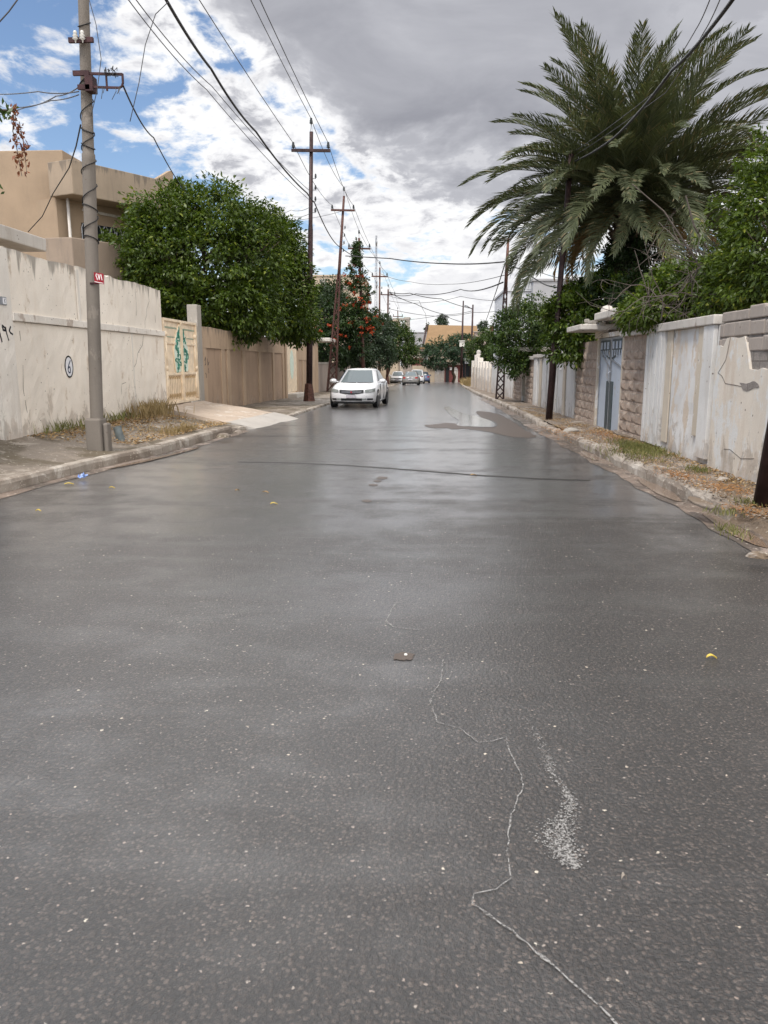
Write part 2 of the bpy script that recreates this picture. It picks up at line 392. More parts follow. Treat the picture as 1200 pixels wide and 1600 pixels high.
# asphalt: dark binder with pale stone chips, polished unevenly and still wet
m, g, b, p, o = newmat('wet_asphalt')
pw = g.n('ShaderNodeVectorMath', operation='ADD'); g.set(pw.inputs[0], p); pn = g.n('ShaderNodeVectorMath', operation='SCALE'); g.set(pn.inputs[0], g.noise(p, 90., 2, .5, 0., 1)); pn.inputs[3].default_value = .016; g.L.new(pn.outputs[0], pw.inputs[1])
chip = g.vor(pw.outputs[0], 68.); chip2 = g.vor(pw.outputs[0], 40.); pit = g.noise(p, 34., 5, .7); grit = g.noise(p, 150., 3, .7); big = g.noise(p, .35, 5, .6); mid = g.noise(p, 2.2, 5, .6)
sepc = g.n('ShaderNodeSeparateColor'); g.set(sepc.inputs[0], chip.outputs['Color'])
sepd = g.n('ShaderNodeSeparateColor'); g.set(sepd.inputs[0], chip2.outputs['Color'])
base = g.mix(g.ss(big, .3, .7), (.038,.0275,.021), (.054,.040,.0315))
base = g.mix(g.m('MULTIPLY', g.ss(mid, .35, .7), .35), base, (.054,.041,.033))
base = g.mix(g.ss(grit, .36, .60), tuple(x*.30 for x in (.07,.064,.06)), base)
base = g.mix(g.m('MULTIPLY', g.ss(chip.outputs['Distance'], .40, .62), .85), base, (.010,.009,.008))
base = g.mix(g.m('MULTIPLY', g.ss(pit, .50, .40), .8), base, (.012,.010,.009))
base = g.mix(g.m('MULTIPLY', g.m('MULTIPLY', g.ss(sepc.outputs[0], .45, 1.), g.ss(chip.outputs['Distance'], .55, .30)), .62), base, (.135,.106,.087))
c1 = g.m('MULTIPLY', g.ss(sepc.outputs[1], .972, .98), g.ss(chip.outputs['Distance'], .42, .28))
base = g.mix(g.m('MULTIPLY', c1, .75), base, g.mix(sepc.outputs[2], (.46,.43,.38), (.28,.18,.14)))
c2 = g.m('MULTIPLY', g.ss(sepd.outputs[1], .990, .993), g.ss(chip2.outputs['Distance'], .34, .22))
base = g.mix(c2, base, g.mix(sepd.outputs[2], (.60,.55,.45), (.38,.27,.19)))
g.set(b.inputs['Base Color'], base)
streak = g.noise(g.vmap(p, (.30, 1.3, 1)), .8, 6, .62, .6)         # the wet film lies in bands across the camber
wet = g.m('ADD', g.m('MULTIPLY', streak, .6), g.m('MULTIPLY', mid, .4))
sy = g.n('ShaderNodeSeparateXYZ'); g.set(sy.inputs[0], p)
film = g.ss(g.m('SUBTRACT', wet, g.m('ADD', g.ss(sy.outputs[1], 4., 12., 0., .12), g.ss(sy.outputs[1], 16., 30., 0., .10))), .56, .33)   # wetter towards the low far end
far_ = g.ss(sy.outputs[1], 4., 11.); film = g.m('ADD', g.m('MULTIPLY', film, g.m('ADD', .42, g.m('MULTIPLY', far_, .58))), g.m('MULTIPLY', g.m('SUBTRACT', 1., far_), .16))
g.set(b.inputs['Roughness'], g.m('ADD', g.m('MULTIPLY', g.m('SUBTRACT', 1., film), .16), g.m('ADD', .30, g.m('MULTIPLY', grit, .08))))
g.set(b.inputs['Specular IOR Level'], g.m('ADD', .45, g.m('MULTIPLY', film, .55))); g.set(b.inputs['Sheen Weight'], g.m('MULTIPLY', film, .14)); b.inputs['Sheen Roughness'].default_value = .32
g.set(b.inputs['Coat Weight'], g.m('ADD', .50, g.m('MULTIPLY', film, .50))); g.set(b.inputs['Coat Roughness'], g.m('SUBTRACT', .27, g.m('MULTIPLY', film, .085))); b.inputs['Coat IOR'].default_value = 1.58
hh = g.m('ADD', g.m('ADD', g.m('MULTIPLY', g.m('SUBTRACT', 1., chip.outputs['Distance']), .7), g.m('MULTIPLY', grit, .6)), g.m('MULTIPLY', pit, 1.8))
und = g.m('ADD', g.noise(g.vmap(p, (1, 1, 1)), 3.2, 4, .6), g.m('MULTIPLY', g.noise(p, 11., 3, .6), .30))
ub = g.n('ShaderNodeBump'); ub.inputs['Strength'].default_value = 1.; ub.inputs['Distance'].default_value = .004; g.set(ub.inputs['Height'], und)
bump(g, b, hh, 1., .007)
g.L.new(ub.outputs[0], b.inputs['Normal'].links[0].from_node.inputs['Normal'])
cbp = g.n('ShaderNodeBump'); g.set(cbp.inputs['Strength'], g.m('ADD', .04, g.m('MULTIPLY', g.m('SUBTRACT', 1., film), .34))); cbp.inputs['Distance'].default_value = .004
g.set(cbp.inputs['Height'], hh); g.L.new(ub.outputs[0], cbp.inputs['Normal']); g.L.new(cbp.outputs[0], b.inputs['Coat Normal'])
M['asphalt'] = m
m, g, b, p, o = newmat('dried_lime_trace'); n = g.noise(p, 120., 4, .7); n2_ = g.noise(p, 9., 3, .6)
g.set(b.inputs['Base Color'], g.mix(g.ss(n, .4, .62), (.14,.133,.125), (.31,.30,.285))); b.inputs['Roughness'].default_value = .8
tr = g.n('ShaderNodeBsdfTransparent'); mx = g.n('ShaderNodeMixShader'); g.set(mx.inputs[0], g.m('MULTIPLY', g.ss(n, .34, .54), g.ss(n2_, .30, .5, .5, .95)))
g.L.new(tr.outputs[0], mx.inputs[1]); g.L.new(b.outputs[0], mx.inputs[2]); g.L.new(mx.outputs[0], o.inputs[0]); M['lime'] = m
m, g, b, p, o = newmat('standing_water'); b.inputs['Base Color'].default_value = (.05,.045,.04,1); b.inputs['Roughness'].default_value = .05
b.inputs['Specular IOR Level'].default_value = .7; M['water'] = m
m, g, b, p, o = newmat('muddy_water'); b.inputs['Base Color'].default_value = (.19,.14,.105,1); b.inputs['Roughness'].default_value = .06
b.inputs['Specular IOR Level'].default_value = .6; M['mud_water'] = m
m, g, b, p, o = newmat('wet_sheen'); n = g.noise(p, 5., 5, .65); b.inputs['Base Color'].default_value = (.06,.055,.05,1); b.inputs['Roughness'].default_value = .06
b.inputs['Specular IOR Level'].default_value = 1.; b.inputs['Coat Weight'].default_value = 1.; b.inputs['Coat Roughness'].default_value = .16; bump(g, b, n, 1., .004); M['sheen'] = m
m, g, b, p, o = newmat('damp_patch'); n = g.noise(p, 60., 4, .7)
g.set(b.inputs['Base Color'], g.mix(n, (.055,.041,.033), (.105,.080,.064))); b.inputs['Roughness'].default_value = .5
b.inputs['Specular IOR Level'].default_value = .3
bump(g, b, n, .4, .005); M['damp'] = m
def ground_mat(name, a, bcol, c, soil, seed=0., wetf=.0):
    m, g, b, p, o = newmat(name); q = g.vmap(p, (1,1,1), (seed, seed, 0))
    big = g.noise(q, .8, 5, .6, .3); mid = g.noise(q, 3.2, 6, .65, .4); fine = g.noise(q, 45, 5, .7); vo = g.vor(q, 28.)
    col = g.mix(g.ss(mid, .35, .65), a, bcol); col = g.mix(g.ss(big, .46, .56), col, soil)
    col = g.mix(g.ss(g.noise(q, 1.7, 5, .7, .5), .56, .62), col, c)
    col = g.mix(g.m('MULTIPLY', g.ss(fine, .45, .75), .45), col, tuple(x*.45 for x in a))
    cs = g.n('ShaderNodeSeparateColor'); g.set(cs.inputs[0], vo.outputs['Color'])
    col = g.mix(g.m('MULTIPLY', g.ss(cs.outputs[0], .9, .93), g.ss(vo.outputs['Distance'], .45, .3)), col, (.45,.40,.33))
    g.set(b.inputs['Base Color'], col); g.set(b.inputs['Roughness'], g.ss(mid, .35, .7, .65-wetf, .92))
    bump(g, b, g.m('ADD', g.m('MULTIPLY', mid, .5), g.m('MULTIPLY', fine, .5)), .8, .03)
    return m
M['pave_l'] = ground_mat('worn_concrete_pavement', (.175,.142,.112), (.235,.195,.155), (.33,.285,.235), (.115,.09,.058), 3., .2)
M['pave_r'] = ground_mat('broken_pavement', (.155,.122,.095), (.215,.172,.135), (.31,.265,.22), (.16,.115,.075), 11.)
M['gutter'] = ground_mat('wet_gutter_concrete', (.15,.11,.085), (.21,.16,.125), (.27,.215,.18), (.09,.07,.055), 19., .4)
M['kerb'] = ground_mat('weathered_kerb_stone', (.29,.245,.20), (.38,.335,.285), (.47,.425,.37), (.20,.16,.125), 23.)
M['earth'] = ground_mat('bare_earth', (.20,.15,.10), (.26,.2,.14), (.3,.24,.17), (.16,.12,.08), 29.)
M['verge'] = ground_mat('dry_verge', (.38,.27,.13), (.46,.34,.17), (.40,.30,.16), (.33,.24,.13), 31.)
M['ramp'] = plaster('pink_cement', (.46,.375,.30), (.29,.23,.185), .45, (.54,.49,.43), .25, .4, 66.)
M['ramp_new'] = plaster('fresh_pale_cement', (.43,.40,.365), (.31,.28,.245), .4, (.36,.32,.28), .2, .2, 69.)
# rusticated stone blocks: block size is real (0.29 x 0.20 m) along the wall and up it
def stone_mat(name, a, bb, mortar, bw, bh, seed=0., axes='yz'):
    m, g, b, p, o = newmat(name)
    s = g.n('ShaderNodeSeparateXYZ'); g.set(s.inputs[0], p); cbn = g.n('ShaderNodeCombineXYZ')
    g.set(cbn.inputs[0], s.outputs[1]); g.set(cbn.inputs[1], s.outputs[2])
    br = g.n('ShaderNodeTexBrick'); g.set(br.inputs['Vector'], cbn.outputs[0]); br.inputs['Scale'].default_value = 1.
    br.inputs['Brick Width'].default_value = bw; br.inputs['Row Height'].default_value = bh; br.inputs['Mortar Size'].default_value = .012
    br.inputs['Color1'].default_value = (*a, 1); br.inputs['Color2'].default_value = (*bb, 1); br.inputs['Mortar'].default_value = (*mortar, 1)
    n = g.noise(g.vmap(p, (1,1,1), (seed,)*3), 9., 6, .7); f = g.noise(p, 60., 4, .7)
    c = g.mix(g.ss(n, .35, .7), br.outputs[0], tuple(x*.62 for x in a)); c = g.mix(g.m('MULTIPLY', f, .3), c, tuple(x*.4 for x in a))
    g.set(b.inputs['Base Color'], c); b.inputs['Roughness'].default_value = .9
    bump(g, b, g.m('ADD', g.m('MULTIPLY', n, .7), f), .9, .03)
    return m
M['stone'] = stone_mat('pink_rock_faced_stone', (.50,.39,.31), (.43,.325,.26), (.42,.36,.30), .29, .21, 3.)
M['block_plain'] = plaster('weathered_concrete_block', (.36,.31,.27), (.22,.19,.165), .4, (.42,.37,.32), .3, .6, 73.)
M['block'] = stone_mat('grey_concrete_block', (.34,.30,.27), (.28,.25,.23), (.16,.13,.11), .42, .21, 8.)
print('materials done')

# ------------------------------------------------------------------ ground, road, pavements, kerbs
LK = [(-10,-6.6),(0,-6.25),(6,-5.75),(9.5,-5.45),(11.7,-5.22),(14.1,-4.85),(18,-4.62),(22,-4.25),(28,-4.07),(36,-3.9),(64,-3.42),(90,-3.2),(125,-3.0)]
RK = [(-10,3.3),(4,3.28),(9,3.22),(14,3.12),(20,3.02),(35,3.02),(50,3.1),(70,3.45),(95,4.2),(125,5.)]
LX, RX = -7.0, 4.2
rs = np.random.RandomState(3)
ys = list(np.arange(-10, 40, 1.)) + list(np.arange(40, 126, 2.5))
mb = MB(); mb.grid([[Vector((x, y, zr(y) + (0.0 if abs(x+1) < 3 else 0))) for x in np.linspace(interp(LK,y)-.3, interp(RK,y)+.35, 9)] for y in ys])
road = struct(mb.build('road', M['asphalt'], smooth=True))
mb = MB()
gx = [-500,-200,-80,-30,-12,0,12,30,80,200,500]; gy = [-200,-60,-10,0,10,20,26,28,30,34,60,90,125,200,400,900]
mb.grid([[Vector((x, y, zr(y)-.06)) for x in gx] for y in gy]); struct(mb.build('ground', M['earth']))

def rough_strip(name, mat, xa, xb, za, zb, y0, y1, step, nx, amp, seed, parent=None):
    r = np.random.RandomState(seed); rows = []
    for y in np.arange(y0, y1+step*.5, step):
        row = []
        for j in range(nx):
            t = j/(nx-1); x = lerp(xa(y), xb(y), t); z = lerp(za(y), zb(y), t)
            row.append(Vector((x, y, z + (r.rand()-.5)*amp*(1 if 0 < j < nx-1 else .3))))
        rows.append(row)
    mb = MB(); mb.grid(rows); return mb.build(name, mat, parent, smooth=True)
LZK = [(0,.17),(18,.17),(20,.10),(24,.08),(60,.08)]         # kerb-top height over the road, left
LZW = [(0,.38),(19,.42),(22,.30),(26,.08),(40,.04),(60,.08)]  # pavement height at the wall, left
zlk = lambda y: zr(y)+interp(LZK,y); zlw = lambda y: zr(y)+interp(LZW,y)
RZW = [(0,.17),(16,.16),(24,.12),(30,.10),(60,.06)]
zrk = lambda y: zr(y)+.155; zrw = lambda y: zr(y)+interp(RZW,y)
struct(rough_strip('pavement', M['pave_l'], lambda y: LX-.1, lambda y: interp(LK,y)-.16, zlw, lambda y: zlk(y)-.012, 0, 50, .35, 9, .03, 1))
struct(rough_strip('pavement', M['pave_l'], lambda y: LX-.1, lambda y: interp(LK,y)-.16, zlw, lambda y: zlk(y)-.012, 50, 110, 2., 5, .03, 2))
struct(rough_strip('pavement', M['pave_r'], lambda y: interp(RK,y)+.2, lambda y: RX+.1, lambda y: zrk(y)-.02, zrw, 0, 46, .22, 8, .05, 3))
struct(rough_strip('pavement', M['pave_r'], lambda y: interp(RK,y)+.2, lambda y: RX+.1, lambda y: zrk(y)-.02, zrw, 46, 84, 1.5, 5, .04, 4))
struct(rough_strip('gutter', M['gutter'], lambda y: interp(RK,y)-.30+.03*math.sin(y*2.3)+.02*math.sin(y*7.1), lambda y: interp(RK,y)+.05, lambda y: zr(y)+.005, lambda y: zr(y)+.010, 1, 40, .2, 4, .004, 5))
struct(rough_strip('gutter', M['gutter'], lambda y: interp(LK,y)-.02, lambda y: interp(LK,y)+.22+.03*math.sin(y*2.9), lambda y: zr(y)+.010, lambda y: zr(y)+.005, 1, 19, .2, 4, .004, 6))
def kerb(K, side, y0, y1, zt, seed, lo, hi, jit):
    r = np.random.RandomState(seed); mb = MB(); y = y0
    while y < y1:
        l = lo+(hi-lo)*r.rand(); a, b = y+.006, min(y+l, y1)-.006; n = max(2, int(l/.16))
        rows = []; tilt = (r.rand()-.5)*jit*.6; sh = (r.rand()-.5)*jit
        for k in range(n+1):
            yy = lerp(a, b, k/n); x = interp(K, yy)+sh; z0 = zr(yy)-.05; z1 = zt(yy)+tilt*(k/n-.5)
            e = .5 if k in (0, n) else 1.
            pr = [(0,z0),(.0,z1-.06),(.022,z1-.015),(.055,z1),(.15,z1),(.19,z1-.02),(.2,z0)]
            rows.append([Vector((x + side*(px+(r.rand()-.5)*jit*.45), yy, pz+(r.rand()-.5)*jit*.45-(1-e)*.01)) for px, pz in pr])
        mb.grid(rows)
        for q, rev in ((rows[0], False), (rows[-1], True)): mb.add(q, [tuple(range(7)) if not rev else tuple(range(6,-1,-1))])
        y += l
    return struct(mb.build('kerb', M['kerb']))
kerb(LK, -1, 2, 14.0, zlk, 1, .9, 1.1, .012)
kerb(LK, -1, 14.0, 18.2, lambda y: zlk(y)+.02, 2, .9, 1.1, .012)
kerb(LK, -1, 18.2, 19.2, lambda y: zlk(y)-.02, 3, .3, .5, .05)
kerb(LK, -1, 23.4, 100, zlk, 4, .8, 1.0, .03)
struct(rough_strip('pavement', M['pave_r'], lambda y: interp(RK,y)-.02, lambda y: interp(RK,y)+.24, lambda y: zr(y)-.01, lambda y: zrk(y)-.005, 0, 8.4, .16, 5, .07, 9))
kerb(RK, 1, 8.2, 17.5, lambda y: zrk(y)+.01, 5, .35, .8, .045)
kerb(RK, 1, 17.5, 21, lambda y: zrk(y)-.03, 6, .3, .7, .06)
kerb(RK, 1, 21, 78, zrk, 7, .7, 1.0, .03)
# driveway ramp in front of the cream gate
mb = MB(); r = np.random.RandomState(5); rows = []
for i in range(13):
    t = i/12; a = Vector((LX+.02, lerp(20.1,24.1,t), lerp(.52,.50,t))); b_ = Vector((lerp(-5.0,-4.65,t), lerp(19.15,23.6,t), lerp(.20,.17,t)))
    rows.append([a.lerp(b_, j/7)+Vector((0,0,(r.rand()-.5)*.025)) for j in range(8)])
mb.grid(rows)
side = [Vector((p.x, p.y+.0, p.z)) for p in rows[0]]
mb.grid([side, [Vector((p.x, p.y-.05, p.z-.35)) for p in side]]); side = rows[-1]; mb.grid([[Vector((p.x, p.y+.05, p.z-.4)) for p in side], side])
ramp = thing('driveway_ramp', (-5.9,21.8,0), 'pinkish cement driveway ramp rising to the cream double gate', 'ramp')
mb.build('slope', M['ramp'], ramp)
mb = MB(); rows = []
for i in range(11):
    t = i/10; a = Vector((lerp(-5.0,-4.65,t), lerp(19.15,23.6,t), lerp(.205,.175,t))); b_ = Vector((lerp(-4.35,-3.86,t)+.05*math.sin(t*9), lerp(19.6,23.3,t), .004))
    rows.append([a.lerp(b_, j/5)+Vector((0,0,.02*math.sin(j/5*math.pi)+(r.rand()-.5)*.012)) for j in range(6)])
mb.grid(rows); side = rows[0]; mb.grid([side, [Vector((p.x, p.y-.03, -.05)) for p in side]]); mb.build('apron', M['ramp_new'], ramp)

# flat marks and water lying on the road
def blob(name, mat, pts, z, parent=None, jag=.0, seed=0, sub=5):
    r = np.random.RandomState(seed); n = len(pts); out = []
    for i in range(n):
        a, b_, c, d = [Vector(pts[(i+k-1) % n]) for k in range(4)]
        for k in range(sub):
            t = k/sub; q = .5*((2*b_)+(c-a)*t+(2*a-5*b_+4*c-d)*t*t+(3*b_-a-3*c+d)*t**3)
            out.append((q[0]+(r.rand()-.5)*jag, q[1]+(r.rand()-.5)*jag*3))
    zz = max(zr(y) for x, y in out)+z; mb = MB(); mb.add([(x, y, zz) for x, y in out], [tuple(range(len(out)))]); return mb.build(name, mat, parent)
def road_px(*pp): return [tuple(Gd(x, y)[:2]) for x, y in pp]
def ribbon(pxs, w, seed, fatten=None):
    r = np.random.RandomState(seed); mb = MB(); pts = [Gd(x, y, .004) for x, y in pxs]; fine = []
    for i in range(len(pts)-1):
        k = max(2, int((pts[i+1]-pts[i]).length/.03))
        for q in range(k): fine.append(pts[i].lerp(pts[i+1], q/k)+Vector(((r.rand()-.5)*.008, (r.rand()-.5)*.008, 0)))
    fine.append(pts[-1]); ww = w; ra = []
    for i, p in enumerate(fine):
        d = (fine[min(i+1,len(fine)-1)]-fine[max(i-1,0)]).normalized(); nrm = Vector((-d.y, d.x, 0))
        wd = w*(.35+r.rand()*.7+(1.1 if r.rand() < .04 else 0))*(fatten(i/len(fine)) if fatten else 1.); ra.append([p-nrm*wd/2, p+nrm*wd/2])
    mb.grid(ra); return mb
rb = ribbon([(693,1030),(690,1060),(672,1095),(684,1128),(718,1137),(748,1160),(780,1155),(790,1150),(792,1165),(812,1205),(818,1225),(797,1280),(793,1330),(797,1372),(775,1388),(742,1395),(738,1410),(800,1455),(850,1495),(905,1545),(940,1572),(965,1602)], .0075, 1)
struct(rb.build('crack', M['lime'], road))
rb = ribbon([(622,938),(612,952),(604,970),(615,980),(660,984)], .009, 2); struct(rb.build('crack', M['lime'], road))
def specks(path, n, seed):
    """lime dust caught in the texture: many small flakes thinning out from a line; path rows are (px, py, half width in m, weight)"""
    r = np.random.RandomState(seed); mb = MB(); pts = [(Gd(x, y, .004), w_, k) for x, y, w_, k in path]; cum = np.array([p_[2] for p_ in pts[:-1]], float); cum /= cum.sum()
    for q in range(n):
        i = r.choice(len(cum), p=cum); t = r.rand(); c = pts[i][0].lerp(pts[i+1][0], t); w_ = lerp(pts[i][1], pts[i+1][1], t); c = c+Vector((r.normal()*w_*.5, r.normal()*w_*.5, 0)); sz = .0022+.0045*r.rand()**2; a = r.rand()*6.28; z = .003+.0008*r.rand()
        mb.add([(c.x+sz*math.cos(a+k*1.5708)*(1 if k % 2 else .6), c.y+sz*1.3*math.sin(a+k*1.5708)*(1 if k % 2 else .6), z) for k in range(4)], [(0,1,2,3)])
    return mb
struct(specks([(822,1122,.015,1),(838,1145,.02,2),(855,1180,.03,3),(860,1205,.02,2),(885,1235,.02,3),(893,1255,.03,5),(884,1282,.05,9),(866,1305,.075,14),(885,1335,.05,8),(897,1352,.02,1)], 1900, 3).build('lime_stain', M['lime'], road))
struct(specks([(350,965,.06,2),(395,950,.05,2),(425,915,.03,1),(440,900,.02,1)], 260, 4).build('lime_stain', M['lime'], road))
mb = MB(); pts = [Gd(x, y, .004) for x, y in [(372,722),(450,723),(540,727),(640,734),(740,742),(840,748),(930,751)]]; rows = [[], [], []]
for i in range(len(pts)-1):
    for k in range(12):
        q = pts[i].lerp(pts[i+1], k/12); jy = rs.rand()*.02
        rows[0].append(q+Vector((0,-.05+jy,0))); rows[1].append(q+Vector((0,jy,.007))); rows[2].append(q+Vector((0,.035+jy,.0)))
mb.grid(rows); struct(mb.build('seam', M['tar'], road))
struct(blob('puddle', M['damp'], road_px((664,664),(690,666),(722,670),(760,674),(800,683),(838,683),(820,672),(795,655),(770,645),(745,643),(752,652),(768,657),(778,663),(770,668),(730,667),(700,665)), .004, None, .05, 1, 9))
struct(blob('puddle', M['sheen'], road_px((715,665),(745,667),(772,667),(770,660),(750,652),(722,645),(700,636),(694,638),(706,650),(718,658)), .008, None, .03, 2))
struct(blob('puddle', M['damp'], road_px((664,665),(678,669),(700,669),(706,671),(726,669),(722,664),(700,661),(690,662)), .006, None, .03, 3))
for i, (cx, cy, w, h) in enumerate(((597,747,11,2),(590,752,6,1.5),(583,758,8,1.5),(573,783,9,2),(631,1026,21,6))):
    struct(blob('puddle', M['damp'], road_px(*[(cx+w*math.cos(a)*(.7+.5*((i*7+k*5) % 4)/4), cy+h*math.sin(a)) for k, a in enumerate(np.linspace(0, 2*math.pi, 9)[:-1])]), .004, None, .01, 10+i))
for i, (y0, y1, x0, x1) in enumerate(((6.9,8.6,-.27,-.03),(9.3,11.2,-.24,.0),(13.3,14.8,-.28,-.04))):
    struct(blob('puddle', M['mud_water'], [(interp(RK,y0)+lerp(x0,x1,.5),y0),(interp(RK,y0+.5)+x0+.03,y0+.5),(interp(RK,y1-.5)+x0+.06,y1-.6),(interp(RK,y1)+lerp(x0,x1,.6),y1),(interp(RK,y1-.4)+x1,y1-.4),(interp(RK,y0+.5)+x1,y0+.6)], .016, None, .02, 20+i))
struct(blob('puddle', M['mud_water'], [(-5.02,11.8),(-4.9,12.6),(-4.72,13.6),(-4.55,14.9),(-4.45,14.8),(-4.62,13.4),(-4.8,12.4)], .016, None, .02, 30))
# stone lodged in the pothole
mb = MB(); c = Gd(634,1025); mb.lathe([(.0,.012),(.008,.010),(.011,.005),(.009,.0)], (c.x,c.y,.004), 7); tag(mb.build('pebble', M['white_porcelain']), 'small white pebble lying in the dark pothole mid road', 'pebble')

# ------------------------------------------------------------------ foliage machinery
def leaves(name, C, Nrm, Dr, size, aspect, mat, parent, rnd):
    """one diamond leaf per row: centre C, plane normal Nrm, axis Dr"""
    Dr = Dr/np.linalg.norm(Dr, axis=1, keepdims=True)
    B = np.cross(Nrm, Dr); B /= np.linalg.norm(B, axis=1, keepdims=True)+1e-9
    Nn = np.cross(Dr, B); s = size[:, None]
    v0 = C-Dr*s*.5; v2 = C+Dr*s*.5-Nn*s*.10; mid = C-Dr*s*.02
    v1 = mid-B*s*aspect*.5+Nn*s*.10; v3 = mid+B*s*aspect*.5+Nn*s*.10
    V = np.stack([v0, v1, v2, v3], 1).reshape(-1, 3); F = np.arange(len(C)*4).reshape(-1, 4)
    return fast_mesh(name, V, F, mat, parent)
def clumps(lobes, n, rnd, fill=.5):
    w = np.array([max(l[1])**2 for l in lobes]); w = w/w.sum(); out = []; nor = []
    while len(out) < n:
        c, rad = lobes[rnd.choice(len(lobes), p=w)]; c = np.array(c); rad = np.array(rad)
        u = rnd.normal(size=3); u /= np.linalg.norm(u); k = 1-fill*rnd.rand()**1.9
        bumpy = 1+.20*math.sin(7*u[0]+3*u[2]+c[0])*math.cos(6*u[1]+c[1]+2*u[2])
        p = c+u*rad*k*bumpy*(1.14 if rnd.rand() < .06 else 1.)
        ins = False
        for c2, r2 in lobes:
            if np.sum(((p-np.array(c2))/(np.array(r2)*.55))**2) < 1: ins = True; break
        if ins and rnd.rand() < .92: continue
        out.append(p); nn = u/rad; nor.append(nn/np.linalg.norm(nn))
    return np.array(out), np.array(nor)
def crown(lobes, n, per, size, cr, mat, parent, seed, name='crown', aspect=.42, fill=.5, droop=.35):
    rnd = np.random.RandomState(seed); C, U = clumps(lobes, n, rnd, fill); k = len(C)*per
    cc = np.repeat(C, per, 0); uu = np.repeat(U, per, 0)
    csz = np.repeat(cr*(.6+.8*rnd.rand(len(C))), per)
    off = rnd.normal(size=(k,3)); off /= np.linalg.norm(off, axis=1, keepdims=True); off *= (rnd.rand(k)**.5)[:, None]
    pos = cc+off*csz[:, None]*np.array([1,1,.75])
    dr = off*.9+uu*.6+rnd.normal(size=(k,3))*.45+np.array([0,0,-droop])
    nr = uu*.5+np.array([0,0,.7])+rnd.normal(size=(k,3))*.55
    return leaves(name, pos, nr, dr, size*(.65+.7*rnd.rand(k)), aspect, mat, parent, rnd)
def limbs(base, lobes, r0, parent, seed, mat=None, nb=5, split=.72):
    rnd = np.random.RandomState(seed); mb = MB(); base = Vector(base)
    top = sum((Vector(l[0]) for l in lobes), Vector())/len(lobes); fork = base.lerp(top, split); fork.x = lerp(base.x, top.x, .3); fork.y = lerp(base.y, top.y, .4)
    def arm(a, b, ra, rb, n=6):
        pts = []; L_ = (b-a).length
        for i in range(n+1):
            t = i/n; p = a.lerp(b, t)
            if 0 < i < n: p += Vector(rnd.normal(size=3))*L_*.035
            pts.append(p)
        mb.tube(pts, [lerp(ra, rb, i/n) for i in range(n+1)], 7); return pts
    arm(base-Vector((0,0,.15)), fork, r0*1.15, r0*.8)
    for l in lobes:
        c = Vector(l[0])
        if c.z < fork.z+.3: continue
        arm(fork, c, r0*.6, r0*.2)
        for q in range(nb):
            u = Vector(rnd.normal(size=3)); u.z = abs(u.z)*.6; u.normalize()
            arm(fork.lerp(c, .5+.4*rnd.rand()), c+Vector((u.x*l[1][0], u.y*l[1][1], u.z*l[1][2]))*.85, r0*.25, r0*.05, 4)
    return mb.build('trunk', mat or M['bark'], parent, smooth=True)
def tree(name, base, lobes, n, per, size, cr, mat, r0, label, cat, seed, group=None, **k):
    t = thing(name, base, label, cat, group); limbs(base, lobes, r0, t, seed)
    crown(lobes, n, per, size, cr, M[mat], t, seed+100, **k); return t
def blades(name, C, h, w, mat, parent=None, seed=0, lean=.5):
    rnd = np.random.RandomState(seed); k = len(C); a = rnd.rand(k)*6.283; d = np.stack([np.cos(a), np.sin(a), 0*a], 1)
    hh = (h*(.5+.9*rnd.rand(k)))[:, None]; ln = (lean*rnd.rand(k))[:, None]; s = np.stack([-d[:,1], d[:,0], 0*a], 1)*w
    up = np.array([0,0,1.]); tip = C+up*hh+d*hh*ln; mid = C+up*hh*.55+d*hh*ln*.35
    V = np.stack([C-s, C+s, mid+s*.8, tip], 1); V2 = np.stack([C-s, mid+s*.8, tip, mid-s*.8], 1)
    V = np.concatenate([V, V2], 0).reshape(-1,3); return fast_mesh(name, V, np.arange(len(V)).reshape(-1,4), mat, parent)
print('setting done')

def rough_wall(mb, x, xb, y0, y1, z0, z1, ax=.006, at=.02, seed=0, step=.18):
    """a rendered wall face that is never quite flat, with a worn top edge"""
    r = np.random.RandomState(seed); ny = max(2, int((y1-y0)/step)); nz = max(2, int((z1-z0)/step)); rows = []
    top = at*(r.rand(ny+1)-.75)+at*.6*np.sin(np.arange(ny+1)*.37+seed); top *= (1-1.2*(r.rand(ny+1) < .05))
    for k in range(nz+1):
        rows.append([Vector((x+(ax*(r.rand()-.5) if 0 < k < nz and 0 < i < ny else 0), lerp(y0,y1,i/ny), lerp(z0, z1+top[i], k/nz))) for i in range(ny+1)])
    rows.append([Vector((xb, p.y, p.z+.006)) for p in rows[-1]]); rows.append([Vector((xb, p.y, z0)) for p in rows[-1]])
    mb.grid(rows if x > xb else [q[::-1] for q in rows])
    for i in (0, ny): mb.add([rows[k][i] for k in range(len(rows))], [tuple(range(len(rows)))])
    return mb
# ------------------------------------------------------------------ LEFT SIDE: walls and gates
def strokes(mb, pts2, o, ux, uz, nrm, w, off=.004):
    """a painted line: pts2 in (along, up) metres on the plane through o"""
    P3 = [Vector(o)+Vector(ux)*a+Vector(uz)*b+Vector(nrm)*off for a, b in pts2]
    for a, b in zip(P3, P3[1:]):
        d = (b-a).normalized(); n = Vector(nrm).cross(d)*w/2; e = d*w*.35
        mb.slab([a-n-e, b-n+e, b+n+e, a+n-e], Vector(nrm)*.002)
UY, UZ, NX = (0,1,0), (0,0,1), (1,0,0)
